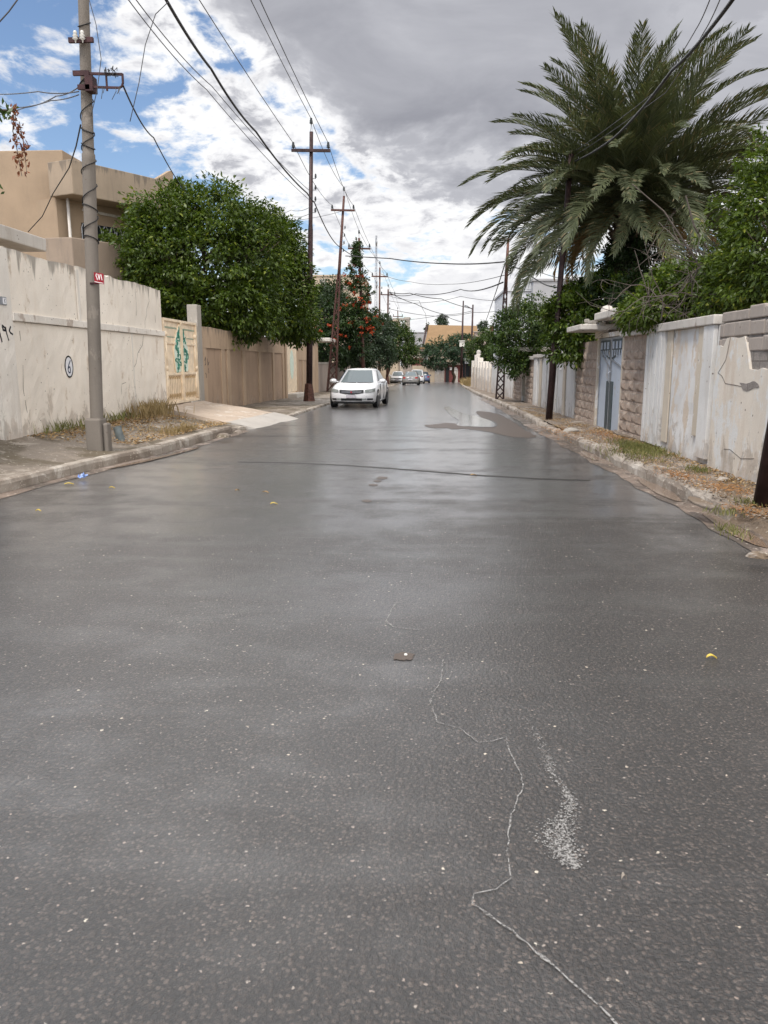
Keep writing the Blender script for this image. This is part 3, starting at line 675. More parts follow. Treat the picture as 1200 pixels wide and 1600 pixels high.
# 1 white wall
T = thing('plaster_wall', (LX, 16.8, .3), 'tall stained white wall with stencilled number behind the concrete pole', 'wall')
mb = rough_wall(MB(), LX, LX-.25, 13.0, 20.7, -.1, 2.355, .012, .004, 1); mb.build('wall', M['white_wall'], T)
mb = rough_wall(MB(), LX-.03, LX-.25, 13.0, 20.7, 2.502, 3.56, .012, .03, 2); mb.build('upper_wall', M['white_wall'], T)
mb = MB(); r = np.random.RandomState(2)
for y in np.arange(13.0, 20.69, .55):
    y2 = min(20.72, y+.55); mb.box(LX-.25, LX+.05+.004*r.rand(), y, y2-.001, 2.36+.003*r.rand(), 2.50-.004*r.rand())
mb.build('ledge', M['white_pier'], T, bevel=.012)
mb = MB(); mb.box(LX-.02, LX+.012, 15.62, 15.72, 2.51, 3.5); mb.box(LX-.02, LX+.015, 18.35, 18.43, .35, 2.35); mb.build('joint_strip', M['white_pier'], T)
mb = MB()                                                     # cracks
for pl in ([(19.85,3.5),(19.83,3.2),(19.62,3.0),(19.6,2.85),(19.45,2.7),(19.43,2.52)], [(19.2,2.34),(19.1,2.1),(18.75,1.9),(18.6,1.65),(18.35,1.5),(18.2,1.3),(17.9,1.22),(17.6,1.18),(17.55,.8),(17.57,.4)], [(18.9,3.54),(18.92,3.1),(18.88,2.8)], [(20.2,3.0),(20.22,2.7)], [(13.25,2.2),(13.27,1.7),(13.2,1.2),(13.3,.6)]):
    strokes(mb, [(a-13, b) for a, b in pl], (LX, 13, 0), UY, UZ, NX, .010, .0 if pl[0][1] < 2.4 else -.03)
mb.build('crack', M['crack'], T)
# stencilled 6 in a ring
o = P(107.5, 573, 15.0); kk = -7.0/o.x; oy = 15.0*kk; oz = CZ+(o.z-CZ)*kk
num = MB(); n_ = 28
num.slab([(LX+.003, oy+.165*math.cos(a), oz+.20*math.sin(a)) for a in np.linspace(0, 2*math.pi, n_+1)[:-1]], (.002,0,0))
num.build('number_disc', M['white_dot'], T)
num = MB(); strokes(num, [(.165*math.cos(a), .20*math.sin(a)) for a in np.linspace(0, 2*math.pi, n_+1)], (LX,oy,oz), UY, UZ, NX, .028, .006); num.build('number_ring', M['ink'], T)
num = MB(); strokes(num, [(.065,.118),(.0,.05),(-.05,-.03),(-.053,-.08),(-.02,-.115),(.027,-.112),(.05,-.065),(.033,-.012),(-.007,.0),(-.04,-.03)], (LX,oy,oz), UY, UZ, NX, .026, .007); num.build('numeral', M['ink_blue'], T)
# pier with door beside it, at the frame's left edge
T = thing('gate_pier', (LX, 12.75, .3), 'chipped pale pier with black scrawled numerals beside the white wall', 'pier')
mb = rough_wall(MB(), LX+.03, LX-.3, 12.45, 12.998, -.1, 3.53, .012, .02, 6); mb.build('pier', M['white_pier'], T)
q = P(2, 521, 12.7); mb = MB(); oz2 = CZ+(q.z-CZ)*(-6.97/q.x); oy2 = 12.7*(-6.97/q.x)
strokes(mb, [(-.16,.14),(-.07,-.13)], (LX+.03,oy2+.06,oz2), UY, UZ, NX, .032)
strokes(mb, [(.05,.10),(-.01,.13),(.0,.06),(.06,.05),(.08,.10),(.10,.0),(.14,-.10)], (LX+.03,oy2+.06,oz2), UY, UZ, NX, .030)
strokes(mb, [(.24,.12),(.19,.055),(.22,.02),(.285,.0)], (LX+.03,oy2+.06,oz2), UY, UZ, NX, .030)
mb.build('scrawl', M['ink'], T)
q = P(4, 470, 12.75); kq = -6.97/q.x; oy3 = 12.75*kq; oz3 = CZ+(q.z-CZ)*kq
T2 = thing('house_number_plate', (LX+.03, oy3, oz3), 'small white number plate fixed high on the chipped pale pier', 'number plate')
mb = MB(); mb.box(LX+.031, LX+.045, oy3-.15, oy3+.10, oz3-.065, oz3+.065); mb.build('plate', M['galv'], T2)
mb = MB(); mb.box(LX+.045, LX+.048, oy3-.02, oy3+.085, oz3-.05, oz3+.05); mb.build('face', M['white_dot'], T2)
mb = MB(); strokes(mb, [(.05,.035),(.03,.01),(.035,-.03)], (LX+.048,oy3,oz3), UY, UZ, NX, .014, .001); mb.build('numeral', M['ink'], T2)
T = thing('metal_door', (LX-.1, 11.4, .3), 'grey metal gate beside the chipped pale pier', 'gate')
mb = MB(); mb.box(LX-.16, LX-.1, 8.6, 12.44, .35, 3.0); mb.build('panel', M['gate_dark'], T)
mb = MB()
for y in np.arange(8.7, 12.4, .46): mb.box(LX-.1, LX-.07, y, y+.05, .4, 2.95)
mb.build('frame', M['galv'], T)
# canopy slab behind the pier
T = thing('canopy', (-8.4, 12.4, 3.7), 'mouldy flat concrete canopy over the gateway left of the white wall', 'canopy')
a = P(72, 371, 14.9); mb = MB(); zc = a.z
mb.box(-10.2, -7.27, 8.0, a.y*7.27/abs(a.x) if abs(a.x) > 1 else 14.9, zc-.24, zc); mb.build('slab', M['conc_white'], T, bevel=.02)
mb = MB(); mb.box(-10.0, -9.7, 8.2, 8.5, 0, zc-.24); mb.build('column', M['conc'], T); mb = MB(); mb.box(-10.0, -9.7, 14.0, 14.3, 0, zc-.24); mb.build('column', M['conc'], T)
# 2 cream double gate
T = thing('double_gate', (LX, 22.3, .45), 'cream metal double gate with green glass almond ornament', 'gate')
gy0, gy1, gym = 20.78, 23.80, 22.29; gz0, gz1 = .535, 2.86
for sgn, (a, b) in ((-1, (gy0, gym-.015)), (1, (gym+.015, gy1))):
    mb = MB(); mb.box(LX-.10, LX-.06, a, b, gz0, gz1); leaf = mb.build('leaf', M['gate_cream'], T)
    hinge, lock = (a, b) if sgn < 0 else (b, a); ins = -sgn
    f = MB(); f.box(LX-.06, LX-.005, a, b, gz1-.07, gz1); f.box(LX-.06, LX-.005, a, b, gz0, gz0+.07)
    f.box(LX-.06, LX-.005, min(hinge, hinge+ins*.07), max(hinge, hinge+ins*.07), gz0+.07, gz1-.07)
    f.box(LX-.06, LX+.005, min(lock, lock-ins*.06), max(lock, lock-ins*.06), gz0+.07, gz1-.07)
    zl = 1.36; f.box(LX-.06, LX-.02, a+.07, b-.07, zl-.03, zl+.035)
    e0, e1 = sorted((hinge+ins*.16, lock-ins*.50)); f.box(LX-.06, LX-.02, e0, e1, 2.18, 2.23)
    f.build('frame', M['gate_cream'], leaf, bevel=.006)
    c = MB()
    for (zz0, zz1) in ((1.42, 2.42), (gz0+.1, 1.5)):           # small half columns with round heads
        yc = hinge+ins*(.17 if zz0 > 1 else .15); c.tube([(LX-.05,yc,zz0),(LX-.05,yc,zz1)], .05, 10)
        c.lathe([(.0,.09),(.06,.06),(.075,0),(.06,-.05),(.03,-.07)], (LX-.045,yc,zz1+.02), 10)
    c.build('half_column', M['gate_cream'], leaf, smooth=True)
    zz = np.linspace(0, 1, 15); yl = [lock-ins*(.035+.62*min(1, .86+.4*t)*(1-max(0, (t-.42)/.58)**1.7)) for t in zz]
    z_ = [lerp(1.42, 2.78, t) for t in zz]; loop = [(LX-.052, lock-ins*.03, z_[0])]+[(LX-.052, y, z) for y, z in zip(yl, z_)]
    mm = MB(); mm.slab(loop if sgn > 0 else loop[::-1], (.012,0,0)); orn = mm.build('glass_panel', M['gate_pale'], leaf)
    sc = MB(); sc_path = []; rr = np.random.RandomState(8+sgn)
    for q in range(22):
        t = q/22*.85+.03+.06*rr.rand(); k = int(t*14); ymax = abs(yl[k]-lock)-.07; yy = lock-ins*(.08+rr.rand()*max(.02, ymax-.06)); z0 = lerp(1.42, 2.78, t); rad = .035+.05*rr.rand(); a0 = rr.rand()*6
        sc_path += [(LX-.036, yy+rad*math.cos(a0+s_*.7)*(1-s_*.09), z0+1.5*rad*math.sin(a0+s_*.7)*(1-s_*.09)) for s_ in range(6)]
    sc.tube(sorted(sc_path[:0])+sc_path, .017, 5)
    sc.build('scroll_lattice', M['gate_green'], orn)
    bd = MB(); bd.tube([(LX-.045, y, z) for y, z in zip(yl, z_)], .022, 6); bd.build('border', M['gate_cream'], orn, smooth=True)
    for (z0_, z1_, m0_) in ((2.60, 2.645, .08), (2.36, 2.39, .34)):
        ya_, yb_ = sorted((hinge+ins*.12, lock-ins*(.16+m0_))); p2 = MB(); p2.box(LX-.06, LX-.052, ya_, yb_, z0_, z1_); p2.build('pierced_band', M['pierced'], leaf)
    rl = MB()
    for y in np.arange(a+.25, b-.18, .15):
        rl.lathe([(.0,.0),(.05,.0),(.055,.006),(.0,.009)], (LX-.059,y,.76), 8, 'x'); rl.tube([(LX-.055,y+.05*math.cos(t),1.24+.06*math.sin(t)) for t in np.linspace(0,3.5,6)], .013, 5)
        rl.tube([(LX-.055,y,.67),(LX-.055,y+.03,.72),(LX-.055,y,.82)], .012, 5)
        rl.box(LX-.06, LX-.054, y+.06, y+.075, .66, 1.28)
    rl.build('relief', M['gate_relief'], leaf)
# 3 brown wall with recessed panels
def panel_wall(T, y0, y1, z0, z1, band, pil, pier_w, mats, x=LX, th=.22, depth=.05):
    mb = MB(); mb.box(x-th, x-depth, y0, y1, z0-.3, band); mb.build('panel', mats[1], T)
    mb = rough_wall(MB(), x, x-th, y0, y1, band, z1, .010, .02, int(y0)); mb.build('top_band', mats[0], T)
    for y in pil:
        mb = MB(); mb.box(x-th+.02, x-.003, y, y+pier_w, z0-.3, band-.001); mb.build('pilaster', mats[0], T, bevel=.01)
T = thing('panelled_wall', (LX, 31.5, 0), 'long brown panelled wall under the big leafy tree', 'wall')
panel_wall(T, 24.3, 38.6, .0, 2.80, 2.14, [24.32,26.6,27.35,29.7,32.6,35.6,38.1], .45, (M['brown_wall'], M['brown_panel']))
mb = MB()
for pl in ([(.1,1.75),(.2,1.85),(.22,1.65),(.12,1.6)], [(.4,1.8),(.45,1.6),(.6,1.7)], [(.15,1.35),(.22,1.3),(.2,1.2)], [(.5,1.5),(.52,1.35)]): strokes(mb, pl, (LX,24.4,0), UY, UZ, NX, .028, .001)
mb.build('scrawl', M['ink'], T)
T = thing('gate_post', (LX, 24.05, .3), 'tall grey concrete post right of the cream double gate', 'post')
mb = MB(); mb.box(LX-.3, LX+.02, 23.84, 24.28, 0, 3.42); mb.build('post', M['conc'], T, bevel=.02)
T = thing('garden_gate', (LX, 40.2, 0), 'narrow cream garden gate with pale green oval in the brown wall', 'gate')
for y in (38.62, 42.1):
    mb = MB(); mb.box(LX-.25, LX+.06, y, y+.4, -.3, 3.0); mb.build('post', M['brown_wall'], T, bevel=.02)
mb = MB(); mb.beam((LX+.02, 39.04, .12), (LX-.05, 41.9, .12), .05, .06); mb.slab([(LX-.02,39.05,.2),(LX-.02,42.05,.2),(LX-.02,42.05,2.75),(LX-.02,39.05,2.75)], (.05,0,0)); lf = mb.build('leaf', M['gate_cream'], T)
mb = MB(); mb.slab([(LX+.031, 40.5+.55*math.cos(a), 1.6+.75*math.sin(a)) for a in np.linspace(0, 2*math.pi, 18)[:-1]], (.01,0,0)); mb.build('oval', M['gate_pale'], lf)
mb = MB(); mb.box(LX+.0, LX+.5, 39.1, 42.0, -.1, .13); mb.build('step', M['conc_white'], T, bevel=.02)
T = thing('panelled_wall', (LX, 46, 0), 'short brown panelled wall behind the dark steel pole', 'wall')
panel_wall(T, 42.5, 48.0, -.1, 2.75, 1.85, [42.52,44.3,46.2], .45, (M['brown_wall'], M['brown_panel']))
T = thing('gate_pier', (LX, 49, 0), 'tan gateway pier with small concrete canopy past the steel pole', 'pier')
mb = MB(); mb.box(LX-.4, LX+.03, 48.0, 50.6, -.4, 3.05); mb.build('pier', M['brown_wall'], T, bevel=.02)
mb = MB(); mb.box(LX-.4, LX+.85, 50.3, 53.4, 3.05, 3.28); mb.build('canopy', M['conc_white'], T, bevel=.03)
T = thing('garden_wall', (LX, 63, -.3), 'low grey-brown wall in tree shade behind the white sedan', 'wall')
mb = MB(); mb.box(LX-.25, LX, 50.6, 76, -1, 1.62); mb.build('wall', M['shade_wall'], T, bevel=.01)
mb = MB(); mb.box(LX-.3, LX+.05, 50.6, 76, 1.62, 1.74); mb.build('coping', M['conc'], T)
T = thing('garden_wall', (-6.2, 90, -.6), 'pale ribbed wall far down the street behind the parked cars', 'wall')
mb = MB(); mb.box(-6.4, -6.05, 76.2, 108, -1.3, 1.65); mb.build('wall', M['cream_wall'], T)
for y in np.arange(76.5, 107, 2.1):
    mb = MB(); mb.box(-6.2, -5.93, y, y+.55, -1.3, 1.85); mb.build('pilaster', M['white_pier'], T)

# ------------------------------------------------------------------ LEFT HOUSE
YH = 29.0
T = thing('house', (-14, 30, 0), 'two storey tan rendered house with parapet balcony behind the white wall', 'house')
zt = P(95, 234, YH).z; xr = P(97, 234, YH).x; xl = P(-140, 234, YH).x
mb = MB(); mb.prism([(xl, YH), (xr, YH), (xr, YH+7), (xl, YH+7)], 0, zt); mb.build('wall', M['house'], T, bevel=.03)
d1 = Vector((.545,.839,0)); d2 = Vector((-.92,.39,0)); YB = 28.0
c0 = P(110, 248, YB); zb1 = c0.z; zb0 = P(110, 303, YB).z; c0.z = 0
ln = 4.7; c1 = c0+d1*ln; c2 = c0+d2*1.15
mb = MB(); mb.prism([tuple(c0[:2]), tuple(c1[:2]), tuple((c1+d2*3)[:2]), tuple((c2+d1*.6)[:2]), tuple(c2[:2])], zb0, zb1); M['house_top'] = plaster('weathered_parapet_plaster', (.34,.27,.20), (.22,.175,.135), .5, None, 0, 0, 91., top_dirt=zb1-.02); mb.build('balcony_parapet', M['house_top'], T, bevel=.03)
mb = MB(); e = c1-d1*.25; mb.slab([(e.x,e.y,zb1),(e.x,e.y,zb1+.38),(e.x-d1.x*.12,e.y-d1.y*.12,zb1+.42),(e.x-d1.x*.8,e.y-d1.y*.8,zb1)], d2*.2); mb.build('parapet_upstand', M['house'], T)
w0 = c0+d2*1.1+d1*.2; w1 = w0+d1*ln
mb = MB(); mb.prism([tuple(w0[:2]), tuple(w1[:2]), tuple((w1+d2*4)[:2]), tuple((w0+d2*4)[:2])], 0, zb0-.001); mb.build('recessed_wall', M['house'], T)
mb = MB(); pp = P(107, 330, YB+.7); mb.tube([(pp.x,pp.y,2),(pp.x,pp.y,zb0)], .055, 8); mb.build('drain_pipe', M['conc_white'], T, smooth=True)
mb = MB(); a = w0+d1*1.0-d2*.02; b_ = w0+d1*3.6-d2*.02; zl = P(170, 332, YB+2).z; mb.beam((a.x,a.y,zl),(b_.x,b_.y,zl-.05), .05, .09); mb.build('ledge', M['conc_white'], T)
zw0, zw1 = P(170, 388, YB+2).z, P(170, 352, YB+2).z
o3 = w0+d1*.95-d2*.0; nrm = Vector((d1.y,-d1.x,0))
mb = MB(); mb.slab([(o3.x,o3.y,zw0),(o3.x+d1.x*2.9,o3.y+d1.y*2.9,zw0),(o3.x+d1.x*2.9,o3.y+d1.y*2.9,zw1),(o3.x,o3.y,zw1)], nrm*.03); win = mb.build('window', M['glass_dark'], T)
mb = MB(); hw = .30; zc = (zw0+zw1)/2; hh = (zw1-zw0)/2*.92
for i in range(10):
    u = .05+i*hw
    def q3(du, z): v = o3+d1*(u+du)+nrm*.09; return (v.x, v.y, z)
    mb.tube([q3(-.10,zc+hh*.62),q3(-.03,zc+hh),q3(.05,zc+hh),q3(.12,zc+hh*.62),q3(.12,zc-hh*.62),q3(.05,zc-hh),q3(-.03,zc-hh),q3(-.10,zc-hh*.62),q3(-.10,zc+hh*.62)], .019, 5)
    mb.tube([q3(.12,zc+hh*.3),q3(.20,zc+hh*.3)], .016, 5); mb.tube([q3(.12,zc-hh*.3),q3(.20,zc-hh*.3)], .016, 5)
mb.build('window_grille', M['galv'], win)
l0 = P(73, 380, YB-1.2); l0.z = 0; zl1 = P(90, 371, YB-1.2).z
mb = MB(); k0 = l0+d2*.1; k1 = l0+Vector((.9,-.05,0)); k2 = k1+d1*5.2
mb.prism([tuple(k0[:2]), tuple(k1[:2]), tuple(k2[:2]), tuple((k2+d2*1.0)[:2]), tuple((k0+d1*3)[:2])], 0, zl1); mb.build('terrace_parapet', M['house_low'], T, bevel=.03)

# ------------------------------------------------------------------ RIGHT SIDE: walls and gates
NXm = (-1,0,0)
def bx(mb, y0, y1, z0, z1, d=0., th=.3): mb.box(RX-d, RX+th, y0, y1, z0, z1); return mb
T = thing('ruined_wall', (RX, 8.5, .15), 'crumbling cream wall with fallen plaster showing grey blocks, beside the near pole', 'wall')
mb = MB(); bx(mb, 2.0, 11.5, -.1, 2.21); mb.build('blockwork', M['block'], T)
def outline(y0, y1, z0, z1, jag, seed, top=None):
    r = np.random.RandomState(seed); loop = []
    n = int((y1-y0)/.12)
    loop += [(y0+(y1-y0)*i/n, z0) for i in range(n+1)]
    loop += [(y1, lerp(z0, z1, i/6)) for i in range(1, 6)]
    loop += [(y1-(y1-y0)*i/n, z1+(r.rand()-.5)*jag+(top(y1-(y1-y0)*i/n) if top else 0)) for i in range(n+1)]
    loop += [(y0+(r.rand()-.5)*jag, lerp(z1, z0, i/6)) for i in range(1, 6)]
    return loop
mb = MB(); lp = outline(2.0, 11.49, .1, 2.0, .022, 1, lambda y: (lambda d: -.42*d*d*(3-2*d)+.012*math.sin(y*11))(max(0, min(1, (10.52-y)/.24)) if y > 9 else max(0, min(1, (y-8.6)/.3)))-(.10 if y > 11.2 else 0)); mb.slab([(RX-.001, y, z) for y, z in lp][::-1], (-.035,0,0)); mb.build('plaster_skin', M['flaking2'], T)
mb = MB(); r = np.random.RandomState(4)
for z in (1.80, 2.005, 2.21):
    y = 2.0
    while y < 11.4:
        l = .38+.12*r.rand(); mb.box(RX-.010-.015*r.rand(), RX+.2, y+.008, min(y+l, 11.48)-.008, z+.008, z+.20-.02*r.rand() if z < 2.1 else z+.12+.06*r.rand()); y += l
mb.build('loose_block', M['block_plain'], T, bevel=.016)
mb = MB(); c0y, c0z = 10.25, 1.37
mb.slab([(RX-.036, c0y+.28*math.cos(a)*(1+.15*math.sin(5*a)), c0z+.05*math.sin(a)*(1+.3*math.sin(3*a))+.02*math.cos(3*a)) for a in np.linspace(0, 2*math.pi, 20)[:-1]], (-.006,0,0)); mb.slab([(RX-.036, 9.55+.2*math.cos(a)*(1+.2*math.sin(4*a)), 1.9+.16*math.sin(a)*(1+.2*math.sin(3*a))) for a in np.linspace(0, 2*math.pi, 20)[:-1]], (-.006,0,0)); mb.build('plaster_hole', M['block'], T)
mb = MB()
strokes(mb, [(11.0,2.0),(11.1,1.7),(11.35,1.52),(11.2,1.48),(11.05,1.38),(10.6,1.36),(10.2,1.33)], (RX-.035,0,0), UY, UZ, NXm, .007); strokes(mb, [(10.9,.48),(10.7,.5),(10.3,.42),(9.9,.47)], (RX-.035,0,0), UY, UZ, NXm, .006); mb.build('crack', M['crack'], T)
T = thing('painted_wall', (RX, 13.2, .15), 'white flaking wall bay framed by a coping, under bare twigs', 'wall')
mb = rough_wall(MB(), RX, RX+.3, 11.5, 15.0, -.1, 2.195, .014, .004, 5); mb.build('panel', M['flaking'], T)
mb = MB(); bx(mb, 11.56, 11.98, .25, 2.20, .07, -.005); mb.build('frame_post', M['white_paint'], T, bevel=.01)
mb = MB(); bx(mb, 11.98, 12.25, .55, 2.20, .045, -.003); mb.build('return_strip', M['cream_strip'], T, bevel=.01)
mb = MB(); bx(mb, 13.55, 13.85, .3, 2.20, .03, -.004); mb.build('return_strip', M['cream_strip'], T, bevel=.01)
mb = MB()
for i in range(8): bx(mb, 13.9+i*.135, 13.9+i*.135+.125, .2, 2.20, .06+.012*(i % 2), -.004)
mb.build('ribbed_pilaster', M['white_paint'], T, bevel=.008)
mb = MB(); bx(mb, 11.52, 15.02, 2.20, 2.34, .10); mb.build('coping', M['conc_white'], T, bevel=.015)
def stone_pier(label, y0, y1, z1, cap=True, seed=1):
    T = thing('stone_pier', (RX, (y0+y1)/2, .1), label, 'pier', 'rock-faced stone piers along the right wall')
    mb = MB(); bx(mb, y0, y1, -.2, z1); mb.build('core', M['stone'], T)
    r = np.random.RandomState(seed); mb = MB(); bw, bh = .29, .21; rows_ = int((z1-.15)/bh); nb = int((y1-y0)/bw)
    bw = (y1-y0)/nb
    for i in range(rows_):
        for j in range(nb):
            if (i+j) % 2 or j == 0: d = .010+.008*r.rand()
            else: d = .022+.030*r.rand()
            ya, yb = y0+j*bw+.008, y0+(j+1)*bw-.008; za, zb_ = .05+i*bh+.008, .05+(i+1)*bh-.008; s = .012 if d < .02 else .05
            jt = lambda: (r.rand()-.5)*.02
            fr = [(RX-.002,ya,za),(RX-.002,yb,za),(RX-.002,yb,zb_),(RX-.002,ya,zb_)]
            tp = [(RX-d+jt(),ya+s,za+s),(RX-d+jt(),yb-s,za+s),(RX-d+jt(),yb-s,zb_-s),(RX-d+jt(),ya+s,zb_-s),(RX-d-(.015 if d > .02 else 0),(ya+yb)/2+jt(),(za+zb_)/2+jt())]
            mb.add(fr+tp, [(0,1,5,4),(1,2,6,5),(2,3,7,6),(3,0,4,7),(4,5,8),(5,6,8),(6,7,8),(7,4,8)])
    mb.build('rock_facing', M['stone'], T)
    if cap: mb = MB(); bx(mb, y0-.05, y1+.05, z1, z1+.13, .10); mb.build('coping', M['conc_white'], T, bevel=.02)
    return T
stone_pier('pink rock-faced stone pier between the ribbed white pilaster and the blue gate', 15.03, 16.9, 2.20, True, 1)
stone_pier('pink rock-faced stone pier on the far side of the pale blue gate', 19.5, 21.95, 2.2, False, 2)
stone_pier('stone pier before the narrow doorway under the smooth canopy', 30.3, 32.8, 1.80, True, 3)
stone_pier('stone pier beyond the narrow doorway with white end post', 34.3, 37.2, 1.80, True, 4)
# pale blue gate
T = thing('double_gate', (RX, 18.2, .1), 'pale blue metal double gate with dark grey stripes between stone piers', 'gate')
mb = MB(); bx(mb, 16.9, 17.05, -.1, 2.35, .0); bx(mb, 19.35, 19.5, -.1, 2.35, .0); bx(mb, 17.05, 19.35, 2.25, 2.35, .0); mb.build('frame', M['cream_strip'], T)
for a, b, s in ((17.06, 18.19, 1), (18.21, 19.34, -1)):
    mb = MB(); mb.box(RX+.06, RX+.10, a, b, .12, 2.24); lf = mb.build('leaf', M['gate_blue'], T)
    lock = b if s > 0 else a
    mb = MB(); mb.box(RX+.03, RX+.06, lock-s*.28 if s > 0 else lock+.06, lock-.06 if s > 0 else lock+.28, .14, 1.25); mb.build('stripe', M['gate_dark'], lf)
    mb = MB(); lo, hi = (a, b); mb.slab([(RX+.055, lo+.03, 1.95),(RX+.055, lock if s > 0 else hi-.03, 1.72 if s > 0 else 1.95),(RX+.055, hi-.03, 2.2),(RX+.055, lo+.03, 2.2)] if s > 0 else [(RX+.055, lo+.02, 1.72),(RX+.055, hi-.03, 1.95),(RX+.055, hi-.03, 2.2),(RX+.055, lo+.03, 2.2)], (-.012,0,0)); mb.build('upper_grille', M['gate_dark'], lf)
    mb = MB()
    for k in range(3): y = lerp(a, b, .2+.28*k); mb = MB(); mb.box(RX+.025, RX+.042, y, y+.13, 1.98, 2.14); mb.build('pale_square', M['gate_blue'], lf)
    for k in range(5): y = lerp(a, b, .12+.18*k); mb = MB(); mb.box(RX+.028, RX+.042, y, y+.05, 1.80+.03*(k % 2), 1.95); mb.build('pale_spike', M['gate_blue'], lf)
    
    mb = MB(); mb.beam((RX+.045, a+.03, 1.55), (RX+.045, b-.03, 1.75 if s > 0 else 1.95), .03, .035); mb.box(RX+.04, RX+.06, a, a+.05, .12, 2.24); mb.box(RX+.04, RX+.06, b-.05, b, .12, 2.24); mb.box(RX+.04, RX+.06, a+.05, b-.05, 2.19, 2.24); mb.build('frame', M['galv'], lf)
mb = MB(); mb.tube([(RX+.02,18.12,1.22),(RX-.02,18.12,1.28),(RX-.02,18.12,1.42),(RX+.03,18.12,1.48)], .016, 6); mb.build('handle', M['galv'], T)
T = thing('canopy', (RX-.1, 18.4, 2.4), 'broken concrete canopy with collapsed edge above the pale blue gate', 'canopy')
zc = 2.62
mb = MB(); mb.box(RX-.05, RX+1.1, 16.6, 17.15, 2.36, zc-.01); mb.box(RX-.05, RX+1.1, 19.0, 19.6, 2.25, 2.5); mb.box(RX+.3, RX+.5, 17.15, 19.0, 2.36, zc); mb.build('upstand', M['cream_strip'], T, bevel=.02)
mb = MB(); r = np.random.RandomState(6)
lp = [(RX-.28,16.35),(RX+1.3,16.35),(RX+1.3,18.9),(RX+.1,18.95),(RX-.15,18.75),(RX-.3,18.6)]; mb.prism(lp, zc, zc+.17); mb.build('slab', M['conc_white'], T, bevel=.025)
mb = MB(); mb.prism([(RX-.62,18.5),(RX+.5,18.55),(RX+.5,20.3),(RX-.62,20.3)], 2.42, 2.55); mb.build('slab', M['conc_white'], T, bevel=.02)
mb = MB()
for k in range(26): a = Vector((RX-.55+r.rand()*.6, 18.5+r.rand()*.4, 2.38+.22*r.rand())); mb.box(a.x, a.x+.05+.14*r.rand(), a.y, a.y+.08+.12*r.rand(), a.z, a.z+.05+.05*r.rand())
mb.build('broken_edge', M['conc'], T, bevel=.015)
mb = MB(); mb.lathe([(0,.16),(.10,.13),(.15,.05),(.14,0)], (RX-.1,18.2,zc+.171), 9); mb.build('rubble_lump', M['conc_white'], T, smooth=True)
# long white wall between stone piers
T = thing('painted_wall', (RX, 26, .1), 'long white panelled wall behind the dark brown steel pole', 'wall')
mb = MB(); bx(mb, 21.95, 30.3, -.2, 1.86); mb.build('panel', M['white_paint'], T)
for y, w, k in ((21.97,.5,'white_paint'),(23.5,.35,'cream_strip'),(25.0,.5,'white_paint'),(26.2,.35,'stone'),(27.2,.5,'white_paint'),(28.4,.4,'cream_strip'),(29.4,.85,'white_paint')):
    mb = MB(); bx(mb, y, y+w, -.1, 1.859, .05, -.004); mb.build('pilaster', M[k], T, bevel=.01)
mb = MB(); bx(mb, 21.95, 30.25, 1.86, 1.98, .10); mb.build('coping', M['conc_white'], T, bevel=.015)
mb = MB(); q = 24.35; mb.box(RX-.02, RX-.004, q, q+.35, 1.45, 1.66); mb.build('notice', M['sign_white'], T)
T = thing('doorway', (RX, 33.5, 0), 'narrow recessed green door under a smooth concrete canopy', 'doorway')
mb = MB(); bx(mb, 32.85, 33.05, -.2, 2.05); bx(mb, 34.05, 34.25, -.2, 2.05); mb.build('jamb', M['cream_strip'], T)
mb = MB(); mb.box(RX+.14, RX+.18, 33.06, 34.04, -.05, 2.04); mb.build('door', M['gate_dark'], T)
mb = MB(); mb.box(RX-.75, RX+.9, 31.6, 36.2, 2.12, 2.30); mb.build('canopy', M['conc_white'], T, bevel=.03)
mb = MB(); bx(mb, 32.85, 34.25, 2.05, 2.12); mb.build('lintel', M['cream_strip'], T)
T = thing('painted_wall', (RX, 44, -.1), 'whitewashed wall behind the lattice street lamp', 'wall')
mb = MB(); bx(mb, 37.25, 50, -.6, 1.62); mb.build('panel', M['white_paint'], T)
mb = MB(); bx(mb, 37.25, 37.9, -.3, 1.9, .05, -.002); mb.build('end_post', M['white_paint'], T)
mb = MB(); bx(mb, 37.9, 50, 1.62, 1.74, .08); mb.build('coping', M['conc_white'], T)
T = thing('garden_wall', (RX, 58, -.3), 'farthest pale wall with tall square piers on the right side of the street', 'wall')
mb = MB(); bx(mb, 50.02, 70, -.9, 1.35); mb.build('panel', M['cream_wall'], T)
for i, y in enumerate((50.4, 53.2, 56, 58.8, 61.5, 65, 69)):
    mb = MB(); bx(mb, y, y+.8, -.9, (1.75, 1.75, 1.8, 1.8, 2.1, 2.35, 1.9)[i], .12); mb.build('pier', M['white_pier'], T, bevel=.02)
    mb = MB(); bx(mb, y+1.0, y+2.2, -.8, 1.3, .05, -.004); mb.build('pilaster', M['white_paint'], T)
mb = MB()
mb.lathe([(0,.42),(.12,.38),(.2,.25),(.16,.1),(.22,0)], (RX+.2,65.4,2.35), 12); mb.build('finial', M['conc_white'], T, smooth=True)
print('walls done')

# ------------------------------------------------------------------ POLES
def insul(mb, c, s=1.): mb.lathe([(.0,.20*s),(.028*s,.19*s),(.045*s,.15*s),(.03*s,.13*s),(.062*s,.09*s),(.035*s,.065*s),(.07*s,.03*s),(.02*s,0),(.012*s,-.05*s)], c, 10)
